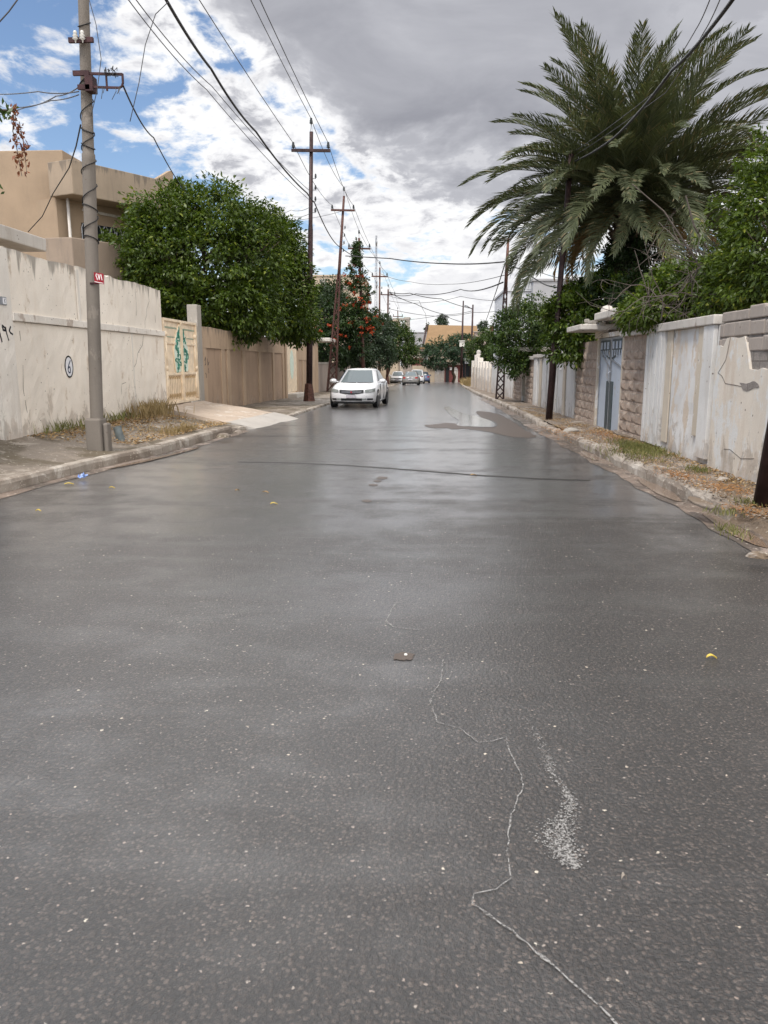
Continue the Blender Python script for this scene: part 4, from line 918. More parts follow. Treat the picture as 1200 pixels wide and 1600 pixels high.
# concrete pole
PB = Vector((-5.58, 12.82, .22)); PT = P(125, -60, 12.62); PT = Vector((PT.x, 12.7, PT.z))
T = thing('concrete_pole', PB, 'leaning round concrete utility pole wrapped in cable, nearest on the left pavement', 'utility pole')
def on(t): return PB.lerp(PT, t)
hP = PT.z-PB.z; tz = lambda z: (z-PB.z)/hP
steps = [(.0,.106),(tz(4.9),.101),(tz(4.92),.088),(1.,.078)]
mb = MB(); zs = sorted(set([i/24 for i in range(25)]+[s[0] for s in steps])); mb.tube([on(t) for t in zs], [interp(steps, t) for t in zs], 16); mb.build('shaft', M['pole_conc'], T, smooth=True)
mb = MB(); mb.box(PB.x-.14, PB.x+.13, PB.y-.15, PB.y+.15, -.05, .74); mb.box(PB.x+.133, PB.x+.22, PB.y-.08, PB.y+.11, -.05, .66); mb.build('footing', M['pole_conc'], T, bevel=.03)
mb = MB(); pts = []                                            # cable wound round the shaft
for k in range(150):
    z = lerp(3.55, 6.2, k/149); t = tz(z); a = k*.27+.6*math.sin(k*.09); rr_ = interp(steps, t)+.014; c = on(t); pts.append((c.x+rr_*math.cos(a), c.y+rr_*math.sin(a), z))
mb.tube(pts, .009, 5)
for z in (5.25, 5.02, 4.1, 3.62, 6.75):
    t = tz(z); c = on(t); rr_ = interp(steps, t)+.012; mb.tube([(c.x+rr_*math.cos(a), c.y+rr_*math.sin(a), z+.05*math.sin(a+z)) for a in np.linspace(0, 6.3, 17)], .009, 5)
mb.build('wound_cable', M['cable'], T, smooth=True)
mb = MB(); c = on(tz(6.48)); mb.box(c.x-.19, c.x+.19, c.y-.16, c.y-.11, 6.45, 6.52); mb.build('clamp', M['bracket'], T)
for q in (-.07, .04):
    mb = MB(); insul(mb, (c.x+q, c.y-.17, 6.47), .7); mb.build('insulator', M['white_porcelain'], T, smooth=True)
mb = MB(); c = on(tz(5.9)); cy = c.y-.05; x0 = c.x-.13; x1 = P(192, 120, 12.6).x; z1, z0 = P(160, 114, 12.6).z, P(160, 136, 12.6).z
mb.beam((x0,cy-.09,z1),(x1,cy-.09,z1-.03),.03,.035); mb.beam((c.x+.1,cy-.09,z0),(x1-.05,cy-.09,z0-.02),.03,.03); mb.tube([(x1-.06,cy-.09,z0-.02),(x1-.02,cy-.09,z0),(x1,cy-.09,z0+.05),(x1,cy-.09,z1-.02)],.018,6)
mb.beam((lerp(c.x,x1,.6),cy-.09,z0-.06),(lerp(c.x,x1,.6),cy-.09,z1),.025,.025); mb.box(c.x+.05,c.x+.17,cy-.12,cy+.06,z0-.06,z1-.04); mb.box(x0,c.x+.12,cy-.12,cy-.08,z1-.04,z1+.03); mb.box(x0+.06,c.x+.12,cy-.12,cy-.08,z0-.04,z0+.03); mb.build('bracket', M['bracket'], T)
mb = MB(); r = np.random.RandomState(3)
for k in range(9):
    mb = MB(); a = Vector((x1-.05-.3*r.rand(), cy-.1, z1+.02)); mb.tube([a, a+Vector((.1*(r.rand()-.5),-.03,.06*r.rand())), a+Vector((.2*(r.rand()-.5),-.05,-.10*r.rand())), a+Vector((.3*(r.rand()-.5),0,-.22*r.rand()))], .006, 4); mb.build('loose_wire', M['cable'], T)
for k in range(5):
    mb = MB(); a = Vector((x1-.5*r.rand(), cy-.1, z0)); mb.tube([a, a+Vector((.05*(r.rand()-.5),-.03,-.08)), a+Vector((.16*(r.rand()-.5),-.05,-.1-.15*r.rand()))], .005, 4); mb.build('loose_wire', M['cable'], T)
# red number sign on the pole
t = tz(P(154,432,12.6).z); c = on(t); sx = P(154,432,12.6).x
T = thing('number_sign', (sx, c.y-.1, c.z), 'small red metal sign with white numerals on the concrete pole', 'sign')
a0 = P(146,425,12.62); a1 = P(162,429,12.62); h_ = .165
ux = Vector((a1.x-a0.x, -.03, 0)); ln_ = ux.length; ux.normalize(); nr = Vector((0,-1,0)); o_ = Vector((a0.x, c.y-.14, a0.z-h_))
mb = MB(); mb.slab([o_, o_+ux*ln_+Vector((0,0,-.03)), o_+ux*ln_+Vector((0,0,h_-.03)), o_+Vector((0,0,h_))], (0,.012,0)); mb.build('plate', M['sign_red'], T)
def on_sign(pts, w):
    m_ = MB(); strokes(m_, pts, o_, ux, Vector((0,0,1)), nr, w, .002); return m_
mb = MB()
for pts in ([(.056,.137),(.040,.130),(.035,.105),(.047,.088),(.058,.045)], [(.073,.130),(.092,.045),(.110,.122)], [(.128,.120),(.140,.038)]): strokes(mb, pts, o_, ux, Vector((0,0,1)), nr, .0115, .002)
strokes(mb, [(.008,.016),(ln_-.012,-.012)], o_, ux, Vector((0,0,1)), nr, .010, .002)
mb.build('numerals', M['sign_white'], T)
mb = MB(); mb.beam((c.x, c.y-.1, c.z-.1), (o_.x+.05, c.y-.125, c.z-.1), .02, .03); mb.build('mount', M['bracket'], T)
# steel line poles with cross-arms
POLES = {}
def line_pole(key, base, top, arm_w, mat, label, lattice=0., r0=.10, n_side=4, arm_dz=.75):
    base = Vector(base); top = Vector(top); name = 'lattice_pole' if lattice else 'steel_pole'
    T = thing(name, base, label, 'utility pole', 'line poles carrying wires down the street'); d = top-base; H = d.z
    at = lambda z: base+d*((z-base.z)/H)
    if lattice:
        zk = base.z+H*.62
        for sx_ in (-1, 1):
            for sy_ in (-1, 1):
                mb = MB(); mb.beam(base+Vector((sx_*lattice/2, sy_*lattice/2, -.1)), at(zk)+Vector((sx_*.07, sy_*.07, 0)), .075, .075); mb.build('leg', mat, T)
        mb = MB(); n = 11
        for k in range(n):
            a, b = k/n, (k+1)/n; wa, wb = lerp(lattice/2, .07, a), lerp(lattice/2, .07, b); pa, pb = at(lerp(base.z, zk, a)), at(lerp(base.z, zk, b))
            for sy_ in (-1, 1):
                mb.beam(pa+Vector((-wa, sy_*wa, 0)), pb+Vector((wb, sy_*wb, 0)), .03, .03); mb.beam(pa+Vector((wa, sy_*wa, 0)), pb+Vector((-wb, sy_*wb, 0)), .03, .03)
            for sx_ in (-1, 1): mb.beam(pa+Vector((sx_*wa, -wa, 0)), pb+Vector((sx_*wb, wb, 0)), .03, .03)
        mb.build('bracing', mat, T)
        mb = MB(); mb.tube([at(zk-.3), at(zk+.4), top], [.11, .10, .07], 8); mb.build('shaft', mat, T, smooth=True)
    else:
        mb = MB(); mb.tube([base-Vector((0,0,.2)), at(base.z+H*.3), at(base.z+H*.34), at(base.z+H*.65), at(base.z+H*.67), top], [r0*1.25, r0*1.2, r0*1.02, r0*.95, r0*.8, r0*.7], 10); mb.build('shaft', mat, T, smooth=True)
        mb = MB(); mb.lathe([(r0*2.6,-.1),(r0*2.3,.05),(r0*1.5,.75),(r0*1.25,.78)], base, 8); mb.build('foot', M['rust'], T)
    za = top.z-arm_dz; c = at(za)
    mb = MB(); mb.beam(c+Vector((-arm_w/2,-.11,.02)), c+Vector((arm_w/2,-.11,-.02)), .10, .11); mb.build('crossarm', mat, T)
    pins = [c+Vector((-arm_w/2+.08,-.11,.10)), top+Vector((0,0,.30)), c+Vector((arm_w/2-.08,-.11,.08))]
    for q in pins: mb = MB(); insul(mb, q, 1.25); mb.build('insulator', M['porcelain'], T, smooth=True)
    mb = MB(); mb.beam(top+Vector((-.05,0,-.05)), top+Vector((0,0,.28)), .02, .02); mb.beam(top+Vector((.05,0,-.05)), top+Vector((0,0,.28)), .02, .02); mb.build('pin_bracket', M['galv'], T)
    side_ = []
    for k in range(n_side):
        z = za-1.05-.45*k; q = at(z)+Vector((.20,-.02,0)); mb = MB(); insul(mb, q, .85); mb.beam(at(z)+Vector((0,-.02,-.03)), q+Vector((0,0,-.03)), .02, .02); mb.build('side_insulator', M['porcelain'], T, smooth=True); side_.append(q+Vector((0,0,.1)))
    POLES[key] = dict(pins=[q+Vector((0,0,.2)) for q in pins], side=side_, at=at, T=T, top=top)
    return T
b1 = Gd(483,627,.06); t1 = P(486.5,206,b1.y); line_pole('p1', b1, t1, 1.62, M['dark_steel'], 'dark brown steel line pole with cross-arm in front of the short panelled wall', 0, .11)
b2 = Vector((-6.3,52.0,zr(52)+.1)); t2 = P(537.5,306,50.5); line_pole('p2', b2, t2, 1.50, M['rust_red'], 'leaning rusty lattice pole with cross-arm left of the white sedan', .58, .11, 4, .85)
b3 = Vector((-4.55,57.5,zr(57)+.1)); t3 = P(561,372,57); line_pole('p3', b3, t3, 1.62, M['rust_red'], 'line pole overgrown by the orange flowering vine', 0, .11, 2, .72)
b4 = Vector((-4.35,73,zr(73)+.1)); t4 = P(593.5,418,73); line_pole('p4', b4, t4, 1.5, M['rust'], 'slim line pole rising just right of the flowering vine', 0, .10, 2, .8)
b5 = Gd(605,600,.06); t5 = P(606.5,452,b5.y); line_pole('p5', b5, t5, 1.65, M['rust_red'], 'line pole standing on the kerb between white sedan and grey car', 0, .12, 3, .6)
b6 = Vector((-3.9,118,zr(118))); t6 = P(621.5,486,118); line_pole('p6', b6, t6, 1.5, M['rust'], 'far thin line pole above the round roadside tree', 0, .10, 0, .8)
# poles on the right
b7 = Gd(857,656,.12); t7 = P(893,236,b7.y)
T = thing('steel_pole', b7, 'dark brown steel pole rising through the palm fronds on the right pavement', 'utility pole')
mb = MB(); mb.tube([b7-Vector((0,0,.2)), b7.lerp(t7,.33), b7.lerp(t7,.35), t7], [.095,.092,.078,.07], 12); mb.build('shaft', M['dark_steel'], T, smooth=True)
mb = MB(); q = b7.lerp(t7,.93); mb.beam(q+Vector((-.3,-.1,0)), q+Vector((.3,-.1,0)), .06, .06); mb.build('crossarm', M['dark_steel'], T)
POLES['r2'] = dict(top=t7, at=lambda z: b7.lerp(t7, (z-b7.z)/(t7.z-b7.z)))
b8 = Gd(1187,790,.15); t8 = b8+Vector((.75,.05,8.2))
T = thing('steel_pole', b8, 'nearest rusty brown steel pole at the right edge by the crumbling wall', 'utility pole')
mb = MB(); mb.tube([b8-Vector((0,0,.2)), b8.lerp(t8,.4), b8.lerp(t8,.42), t8], [.088,.085,.075,.065], 14); mb.build('shaft', M['dark_steel'], T, smooth=True)
mb = MB(); q = b8.lerp(t8,.95); mb.beam(q+Vector((-.5,0,0)), q+Vector((.5,0,0)), .07, .07); mb.build('crossarm', M['dark_steel'], T)
b9 = Gd(780.5,625,.10); t9 = P(794,378,b9.y)
T = thing('street_lamp', b9, 'lattice street lamp pole with single arm lamp on the right pavement', 'street lamp')
at9 = lambda t: b9.lerp(t9, t)
for sx_ in (-1,1):
    for sy_ in (-1,1): mb = MB(); mb.beam(at9(0)+Vector((sx_*.17,sy_*.17,-.1)), at9(.72)+Vector((sx_*.06,sy_*.06,0)), .045, .045); mb.build('leg', M['dark_steel'], T)
mb = MB()
for k in range(13):
    a, b = k/13, (k+1)/13; wa, wb = lerp(.17,.06,a), lerp(.17,.06,b); pa, pb = at9(.72*a), at9(.72*b)
    for sy_ in (-1,1):
        mb.beam(pa+Vector((-wa,sy_*wa,0)), pb+Vector((wb,sy_*wb,0)), .03,.03); mb.beam(pa+Vector((wa,sy_*wa,0)), pb+Vector((-wb,sy_*wb,0)), .03,.03)
mb.build('bracing', M['dark_steel'], T)
mb = MB(); mb.tube([at9(.70), at9(.86), t9+Vector((0,0,.15))], [.08,.07,.05], 8); mb.build('shaft', M['rust'], T, smooth=True)
mb = MB(); la = t9+Vector((-.1,-.05,.0)); e9 = P(768,375,b9.y); mb.tube([t9+Vector((0,0,.0)), t9+Vector((-.15,-.03,.12)), e9], .025, 6); mb.build('arm', M['galv'], T, smooth=True)
mb = MB(); mb.tube([e9+Vector((-.20,0,.06)), e9+Vector((-.1,0,.05)), e9+Vector((.12,0,0))], [.03,.07,.035], 8); mb.build('lamp_head', M['galv'], T, smooth=True)
for (px, py0, py1, lab, lamp) in ((722,598,470,'far dark pole carrying a white meter box near the red shed',0),(737,599,476,'far thin lamp pole with short arm beside the dry verge',1)):
    bb = Gd(px-2,py0,.05); tt = P(px+2,py1,bb.y); T = thing('street_lamp' if lamp else 'steel_pole', bb, lab, 'street lamp' if lamp else 'utility pole')
    mb = MB(); mb.tube([bb-Vector((0,0,.3)), bb.lerp(tt,.5), tt], [.17,.13,.09], 8); mb.build('shaft', M['dark_steel'], T, smooth=True)
    if lamp:
        mb = MB(); e = P(729,478,bb.y); mb.tube([tt.lerp(bb,.06), e], .05, 6); mb.build('arm', M['dark_steel'], T)
        mb = MB(); mb.tube([e+Vector((.2,0,-.05)), e+Vector((-.25,0,.05))], [.07,.11], 6); mb.build('lamp_head', M['galv'], T)
        POLES['r5'] = dict(top=tt)
    else:
        c = P(722,537,bb.y-.25); mb = MB(); mb.box(c.x-.34,c.x+.30,c.y-.25,c.y,c.z-.40,c.z+.30); mb.build('meter_box', M['white_porcelain'], T, bevel=.03)
        mb = MB(); mb.box(c.x-.42,c.x+.40,c.y-.35,c.y+.05,c.z+.30,c.z+.40); mb.build('box_lid', M['white_porcelain'], T); POLES['r4'] = dict(top=tt)
# distant telecom mast
T = thing('radio_mast', (-7.5,150,-1), 'tall thin pale radio mast beyond the flowering vine', 'mast')
m0 = P(587,590,150); m1 = P(588,368,150); m0.z = -1.2; mb = MB()
for sx_, sy_ in ((-.35,-.3),(.35,-.3),(0,.4)): mb.beam(m0+Vector((sx_,sy_,0)), m1+Vector((sx_*.35,sy_*.35,0)), .09, .09)
for k in range(30):
    a, b = m0.lerp(m1,k/30), m0.lerp(m1,(k+1)/30); s_ = 1 if k % 2 else -1; w = lerp(.35,.13,k/30); mb.beam(a+Vector((-s_*w,-.2,0)), b+Vector((s_*w,-.2,0)), .05,.05)
mb.build('lattice', M['galv'], T)
for py in (379, 441, 446): c = P(588,py,149.5); mb = MB(); mb.lathe([(.0,-.15),(.55,-.05),(.6,.05),(.2,.2)], (c.x,c.y,c.z), 12, 'x'); mb.build('dish', M['galv'], T, smooth=True)
print('poles done')

# ------------------------------------------------------------------ WIRES
def wire(pts, sag, r, label, mat='wire', group=None, n=14, name='power_line'):
    path = []
    pts = [Vector(p) for p in pts]
    for i in range(len(pts)-1):
        sg = sag[i] if hasattr(sag, '__len__') else sag
        for k in range(n): t = k/n; q = pts[i].lerp(pts[i+1], t); q.z -= 4*sg*t*(1-t); path.append(q)
    path.append(pts[-1]); mb = MB(); mb.tube(path, r, 5); return tag(mb.build(name, M[mat], None, True), label, 'cable', group)
for i, lab in enumerate(('leftmost top line wire strung between the insulators of the line poles', 'middle top line wire running over the tips of the line poles', 'rightmost top line wire strung between the insulators of the line poles')):
    prev = POLES['p1']['pins'][i]+Vector((.25,-46,.1))
    wire([prev]+[POLES[k]['pins'][i] for k in ('p1','p2','p3','p4','p5','p6')], [.55,.35,.1,.25,.15,.3], .013, lab, 'wire', 'top line wires')
pa = POLES['p1']['at']; c1 = pa(P(487,318,b1.y).z)+Vector((.18,-.1,0))
wire([P(240,-36,12.5), P(330,108,17.8), P(400,206,22.5), P(480,302,31.2), c1], [.08,.1,.12,.02], .028, 'thick black cable sagging from above to the dark steel pole', 'cable')
wire([c1, POLES['p2']['at'](P(534,386,50.5).z)+Vector((.05,-.2,0)), POLES['p3']['at'](P(560,400,57).z)], [.35,.15], .026, 'thick black cable from the dark steel pole to the lattice pole', 'cable')
for k, (q0, q1, lab) in enumerate((((192,-12),(483,312),'upper of two thin parallel wires slanting over the blue sky'), ((204,-12),(486,300),'lower of two thin parallel wires slanting over the blue sky'))):
    wire([P(*q0,14), P(lerp(q0[0],q1[0],.45),lerp(q0[1],q1[1],.47),19.5), P(*q1,31)], [.1,.12], .010, lab, 'wire')
wire([P(264,2,13), P(243,22,13), P(227,70,13), P(217,130,13), P(203,190,13)], 0, .007, 'loose dangling wire hanging from the thick black cable', 'wire', None, 6)
wire([P(192,133,12.6), P(240,215,18), P(292,302,27)], [.12,.1], .014, 'black service cable from the pole bracket down to the big tree', 'cable')
wire([P(123,136,12.6), P(88,150,14), P(40,168,16), P(-30,183,20)], .03, .010, 'thin wire sloping left from the concrete pole, upper of three', 'wire')
wire([P(123,143,12.6), P(60,143,14), P(-30,146,18)], .03, .010, 'nearly level thin wire running left from the concrete pole', 'wire')
wire([P(123,148,12.6), P(80,157,13.5), P(30,168,15), P(-20,178,16)], .02, .009, 'thin wire running left below the level one from the concrete pole', 'wire')
wire([P(30,-4,9), P(14,18,9), P(-6,40,9)], 0, .008, 'short wire crossing the top left corner of the sky', 'wire', None, 4)
wire([P(138,-5,12.5), P(150,38,12.5), P(158,92,12.5), P(152,140,12.5), P(142,182,12.55)], 0, .006, 'slack wire looping down the right side of the concrete pole', 'wire', None, 6)
wire([P(126,195,12.6), P(119,228,13.5), P(108,262,15), P(83,302,18), P(66,338,20), P(44,362,21)], 0, .012, 'black cable looping from the concrete pole to the tan house', 'cable', None, 6)
wire([P(487,322,31), P(455,328,36), P(400,345,44)], .1, .010, 'upper of three wires running left from the dark steel pole', 'wire')
wire([P(487,332,31), P(455,337,36), P(400,350,44)], .1, .010, 'middle of three wires running left from the dark steel pole', 'wire')
wire([P(534,330,50), P(440,346,46), P(400,350,44)], .1, .012, 'wire running left from the lattice pole above the big tree', 'wire')
wire([P(540,400,52), P(610,404,46), P(700,412,40), P(788,409,b9.y)], [.0,.05,.05], .030, 'thick cable bundle crossing the street to the lattice street lamp', 'cable')
wire([t9+Vector((0,0,-.95)), P(815,420,31), P(850,444,28), P(876,449,24), b7.lerp(t7,.52)], .03, .022, 'black cable sagging from the street lamp to the steel pole by the palm', 'cable')
wire([P(789,412,b9.y), P(770,470,60), P(757,507,90)], .05, .028, 'cable running away down the street from the lattice street lamp', 'cable')
wire([P(790,412,b9.y-.1), P(840,424,30), P(905,440,28)], .05, .012, 'thin wire from the street lamp towards the palm', 'wire')
wire([P(793,408,b9.y), P(822,385,32), P(842,362,30)], .0, .014, 'short wire rising from the street lamp into the palm fronds', 'wire')
wire([POLES['p5']['top']+Vector((0,0,-.4)), P(650,459,78), P(720,452,72), P(786,441,b9.y)], .25, .035, 'cable bundle crossing high from the kerbside line pole to the street lamp', 'cable')
for i, (q, r_, lab) in enumerate((([(607,456,82),(640,458,84),(690,467,88),(737,482,95)], .04, 'dark cable from the kerbside line pole to the thin lamp pole'),
        ([(607,456,82),(650,475,88),(690,490,95),(722,503,98)], .035, 'cable from the kerbside line pole down to the meter box pole'),
        ([(607,470,82),(660,473,84),(720,463,80),(790,470,70)], .022, 'faint level wire crossing the street, highest above the ochre roof'),
        ([(607,482,82),(680,494,84),(740,488,80),(800,482,70)], .025, 'faint level wire crossing the street just above the ochre roof'),
        ([(627,500,118),(690,492,105),(737,486,96)], .03, 'faint wire from the farthest line pole to the thin lamp pole'),
        ([(595,428,73),(640,440,70),(700,444,66),(788,430,40)], .018, 'thin wire from the slim line pole across to the street lamp'),
        ([(607,462,82),(655,470,86),(665,490,90),(668,512,96)], .02, 'thin service wire dropping to the ochre roofed house'))):
    wire([P(*k) for k in q], .12, r_, lab, 'wire', None, 8)
wire([t8+Vector((-.3,0,-.3)), P(1146,-2,9.6), P(1050,110,13.2), P(960,215,17.3), t7+Vector((0,-.1,-.3))], [.0,.05,.06,.05], .026, 'thick black cable crossing in front of the palm crown', 'cable')
for k, (a, b, lab) in enumerate((((1112,-8),(1088,45),'left of two thin wires behind the palm top'), ((1128,-8),(1100,50),'right of two thin wires behind the palm top'))):
    wire([t8+Vector((-.4+.2*k,0,.0)), P(*a,10.5), P(*b,12.5), P(b[0]-60,b[1]+95,15.5), t7+Vector((0,.1,-.05-.1*k))], .03, .008, lab, 'wire')
print('wires done')

# ------------------------------------------------------------------ CARS
def make_car(name, loc, rot, paint, label, suv=False, cat='car', group=None):
    """built nose towards -Y at the origin, then placed; body shape is a closed formula so fittings lie on its skin"""
    T = thing(name, (0,0,0), label, cat, group)
    HW, LF, p_ = .90, 2.28, 2.7
    hmax = .96 if not suv else 1.06
    def half(y, z=.5):
        u = max(0., (abs(y)-1.45)/(LF-1.45)); return HW*sw(z)*max(0., 1-min(1., u)**p_)**(1/p_)
    def sw(z): return .94+.06*math.sin(math.pi*min(1, max(0, (z-.12)/.8)))
    def yf(x, z, back=False):
        k = min(.999, abs(x)/(HW*sw(z))); y = 1.45+(LF-1.45)*(1-k**p_)**(1/p_)
        tl = .10*max(0, (z-.48)/.4)**1.5+.05*max(0, (.42-z)/.2)       # nose leans back above the bumper
        return (y-tl*max(0, (y-1.45)/(LF-1.45)))*(1 if back else -1)
    ztop = [(-2.3,.62),(-2.15,.70),(-1.9,.76),(-1.0,.93),(-.3,.95),(1.2,.97),(1.75,1.0),(2.1,.98),(2.3,.86)] if not suv else [(-2.3,.72),(-2.1,.84),(-1.8,.92),(-1.,1.03),(1.5,1.06),(2.3,1.02)]
    Ys = [-LF+.002]+[-LF+.02, -LF+.06]+list(np.linspace(-2.15, 2.15, 34))+[LF-.06, LF-.02, LF-.002]; rows = []
    for y in Ys:
        zt = interp(ztop, y); h = half(y); zb = .20+.06*max(0, abs(y)-1.9)/.4; row = []
        pr = [(0,zb),(.55,zb),(.90,zb+.01),(.97,zb+.05),(.985,lerp(zb,zt,.3)),(1.,lerp(zb,zt,.5)),(.985,lerp(zb,zt,.72)),(.95,zt-.07),(.90,zt-.022),(.80,zt),(.45,zt+.025),(0,zt+.03)]
        def ln(z): return (.10*max(0, (z-.48)/.4)**1.5+.05*max(0, (.42-z)/.2))*max(0, (abs(y)-1.45)/(LF-1.45))*(1 if y < 0 else -1)
        pts = [(h*a, y+ln(z), z) for a, z in pr]; row = pts+[(-x, y_, z) for x, y_, z in pts[-2::-1]]; rows.append([Vector(q) for q in row])
    mb = MB(); mb.grid(rows); mb.add(rows[0], [tuple(range(len(rows[0])))]); mb.add(rows[-1], [tuple(range(len(rows[-1])))]); body = mb.build('body', M[paint], T, smooth=True)
    def arch(y0, x): mb.lathe([(.325,0),(.36,.03),(.385,.035),(.39,0)], (x,y0,.325), 24, 'x')
    # cabin
    zc0, zr_ = (.90, 1.47) if not suv else (.98, 1.72)
    ring0 = [(-1.12, .0)]
    yb0, yb1, yt0, yt1 = (-1.10, 1.62, -.22, .92) if not suv else (-1.05, 2.12, -.35, 1.88)
    wb, wt = .80, .60 if not suv else .68
    def ringf(t):
        y0, y1, w = lerp(yb0,yt0,t), lerp(yb1,yt1,t), lerp(wb,wt,t); z = lerp(zc0,zr_-.05,t); c = .16; bow = .12*(1-.2*t)
        q = [(0,y0-.02),(w*.55,y0+.02),(w-c,y0+bow),(w-.03,y0+bow+.14),(w,y0+bow+.3),(w,(y0+y1)/2),(w,y1-.35),(w-.03,y1-.14),(w-c,y1-.03),(w*.5,y1),(0,y1+.01)]
        return [Vector((x,y,z)) for x, y in q]+[Vector((-x,y,z)) for x, y in q[-2:0:-1]]
    mb = MB(); rr_ = [ringf(t) for t in (0,.25,.5,.75,1.)]
    cx = (yt0+yt1)/2; top = [Vector((v.x*.90, cx+(v.y-cx)*.93, zr_-.012)) for v in rr_[-1]]; rr_ += [[Vector((a.x*.97+b.x*.03, a.y*.97+b.y*.03, zr_-.028)) for a, b in zip(rr_[-1], top)], top, [Vector((v.x*.5, cx+(v.y-cx)*.5, zr_+.012)) for v in top]]
    rr_ = [r_+[r_[0]] for r_ in rr_]; mb.grid(rr_); mb.add(rr_[-1][:-1], [tuple(range(len(rr_[-1])-1))]); mb.build('roof', M[paint], T, smooth=True)
    def pane(i0, i1, t0, t1, nm, wrap=False, m='car_glass', d=.03):
        idx = list(range(i0, i1+1)); rows = []
        for t in np.linspace(t0, t1, 5):
            q = ringf(t); n = len(q); pts = [q[i % n] for i in idx]; c = Vector((0, cx, pts[0].z)); rows.append([pp+(Vector((pp.x,(pp.y-cx)*.4,0)).normalized()+Vector((0,0,.5)))*d for pp in pts])
        mb = MB(); mb.grid(rows); return mb.build(nm, M[m], T, smooth=True)
    pane(-2, 2, .06, .96, 'windscreen'); pane(8, 12, .14, .95, 'rear_window')
    pane(4, 6, .16, .93, 'side_window'); pane(14, 16, .16, .93, 'side_window')
    # fittings on the skin
    def patch(x0, x1, zl, zu, nm, mat, back=False, d=.012, parent=T, n=8):
        rows = []
        for k in range(4):
            row = []
            for i in range(n+1):
                x = lerp(x0, x1, i/n); a = zl(x) if callable(zl) else zl; b = zu(x) if callable(zu) else zu; z = lerp(a, b, k/3); y = yf(x, z, back)
                row.append(Vector((x, y+(d if back else -d), z)))
            rows.append(row)
        mb = MB(); mb.grid(rows); return mb.build(nm, M[mat], parent, smooth=True)
    up = .0 if not suv else .1
    gr = patch(-.46, .46, lambda x: .535+up+.055*(abs(x)/.46)**2, lambda x: .685+up+.02*abs(x)/.46, 'grille', 'black_trim')
    for z in (.60, .645): patch(-.38, .38, z+up, z+up+.010, 'grille_bar', 'galv', False, .018, gr)
    mb = MB(); mb.lathe([(0,.0),(.04,.0),(.036,.012),(0,.016)], (0,0,0), 12, 'x'); mb.v = [(v[1], yf(0,.62)-.02-v[0], v[2]+.615+up) for v in mb.v]; mb.build('emblem', M['emblem'], gr)
    for s in (-1, 1):
        patch(s*.50, s*.845, lambda x: .60+up+.03*(abs(x)-.5)/.35, lambda x: .70+up+.055*(abs(x)-.5)/.35, 'headlight', 'lamp')
        patch(s*.40, s*.56, .325, .385, 'fog_light', 'lamp', False, .016)
        patch(s*.58, s*.78, .32, .385, 'bumper_vent', 'black_trim')
        patch(s*.52, s*.83, .74+up, .90+up*.6, 'tail_light', 'tail', True)
        mb = MB(); mb.tube([(s*.80,-.62,zc0+.06),(s*.90,-.66,zc0+.08)], .03, 6); mb.lathe([(0,-.14),(.06,-.12),(.085,-.04),(.085,.05),(.05,.11),(0,.12)], (s*.98,-.68,zc0+.10), 12, 'x'); mb.build('wing_mirror', M[paint], T, smooth=True)
    patch(-.40, .40, .30, .39, 'lower_intake', 'black_trim'); patch(-.19, .19, .405, .51, 'number_plate', 'plate', False, .02); patch(-.24, .24, .60, .72, 'number_plate', 'plate', True, .015)
    patch(-.8, .8, .225, .27, 'front_lip', 'black_trim'); patch(-.8, .8, .24, .36, 'rear_valance', 'black_trim', True); patch(-.35, .35, .80, .825, 'boot_trim', 'chrome', True, .014)
    for y0 in (-1.36, 1.30):
        for s in (-1, 1):
            mb = MB(); mb.lathe([(.18,.09),(.26,.10),(.305,.085),(.32,.05),(.32,-.05),(.305,-.085),(.26,-.10),(.18,-.09)], (s*.80,y0,.32), 28, 'x'); w = mb.build('wheel', M['rubber'], T, smooth=True)
            mb = MB(); mb.lathe([(.0,.075*s),(.05,.08*s),(.06,.06*s),(.17,.05*s),(.20,.085*s),(.205,.05*s)], (s*.80,y0,.32), 20, 'x'); mb.build('rim', M['rim'], w, smooth=True)
            mb = MB(); mb.lathe([(.30,.0),(.37,.008),(.375,0),(.37,-.02)], (s*.895,y0,.335), 28, 'x'); mb.lathe([(0,0),(.36,0)], (s*.893,y0,.335), 28, 'x'); mb.build('wheel_arch', M['black_trim'], T)
    for s in (-1, 1):
        for y in (-.15, .85): mb = MB(); mb.box(s*.885-.02, s*.885+.02, y, y+.16, .80, .825); mb.build('door_handle', M[paint], T)
        mb = MB()
        for y in (-.72, .28, 1.15): mb.box(s*.893-.012, s*.893+.012, y, y+.012, .3, .9)
        mb.build('door_gap', M['black_trim'], T)
    mb = MB(); mb.box(-.78, .78, -1.9, 1.9, .17, .21); mb.build('underbody', M['black_trim'], T)
    mb = MB(); mb.beam((-.55,-1.13,zc0+.05),(.0,-1.15,zc0+.045),.02,.02); mb.beam((.05,-1.15,zc0+.045),(.6,-1.1,zc0+.05),.02,.02); mb.build('wiper', M['black_trim'], T)
    T.location = loc; T.rotation_euler = (0,0,rot); return T
c = Gd(556,638); make_car('sedan', (c.x+.02, c.y+2.15, zr(c.y+2)), R(-4.5), 'paint_white', 'white sedan facing the camera on the left of the road')
c = Gd(642,602); make_car('sedan', (c.x, c.y+2.2, zr(c.y+2)), R(180-2), 'paint_grey', 'champagne grey sedan seen from behind, farther down the road')
c = P(652,590,96); make_car('estate_car', (c.x, 98.2, zr(98)), R(179), 'paint_white', 'white boxy estate car parked ahead of the grey sedan', True)
c = P(661,590,104); make_car('sedan', (c.x, 106, zr(106)), R(181), 'paint_blue', 'dark blue car farthest along the row of parked cars')
c = Gd(632,599.5); make_car('sedan', (c.x-.9, c.y+2, zr(c.y)), R(0), 'paint_white', 'white car half hidden on the pavement under the round tree')
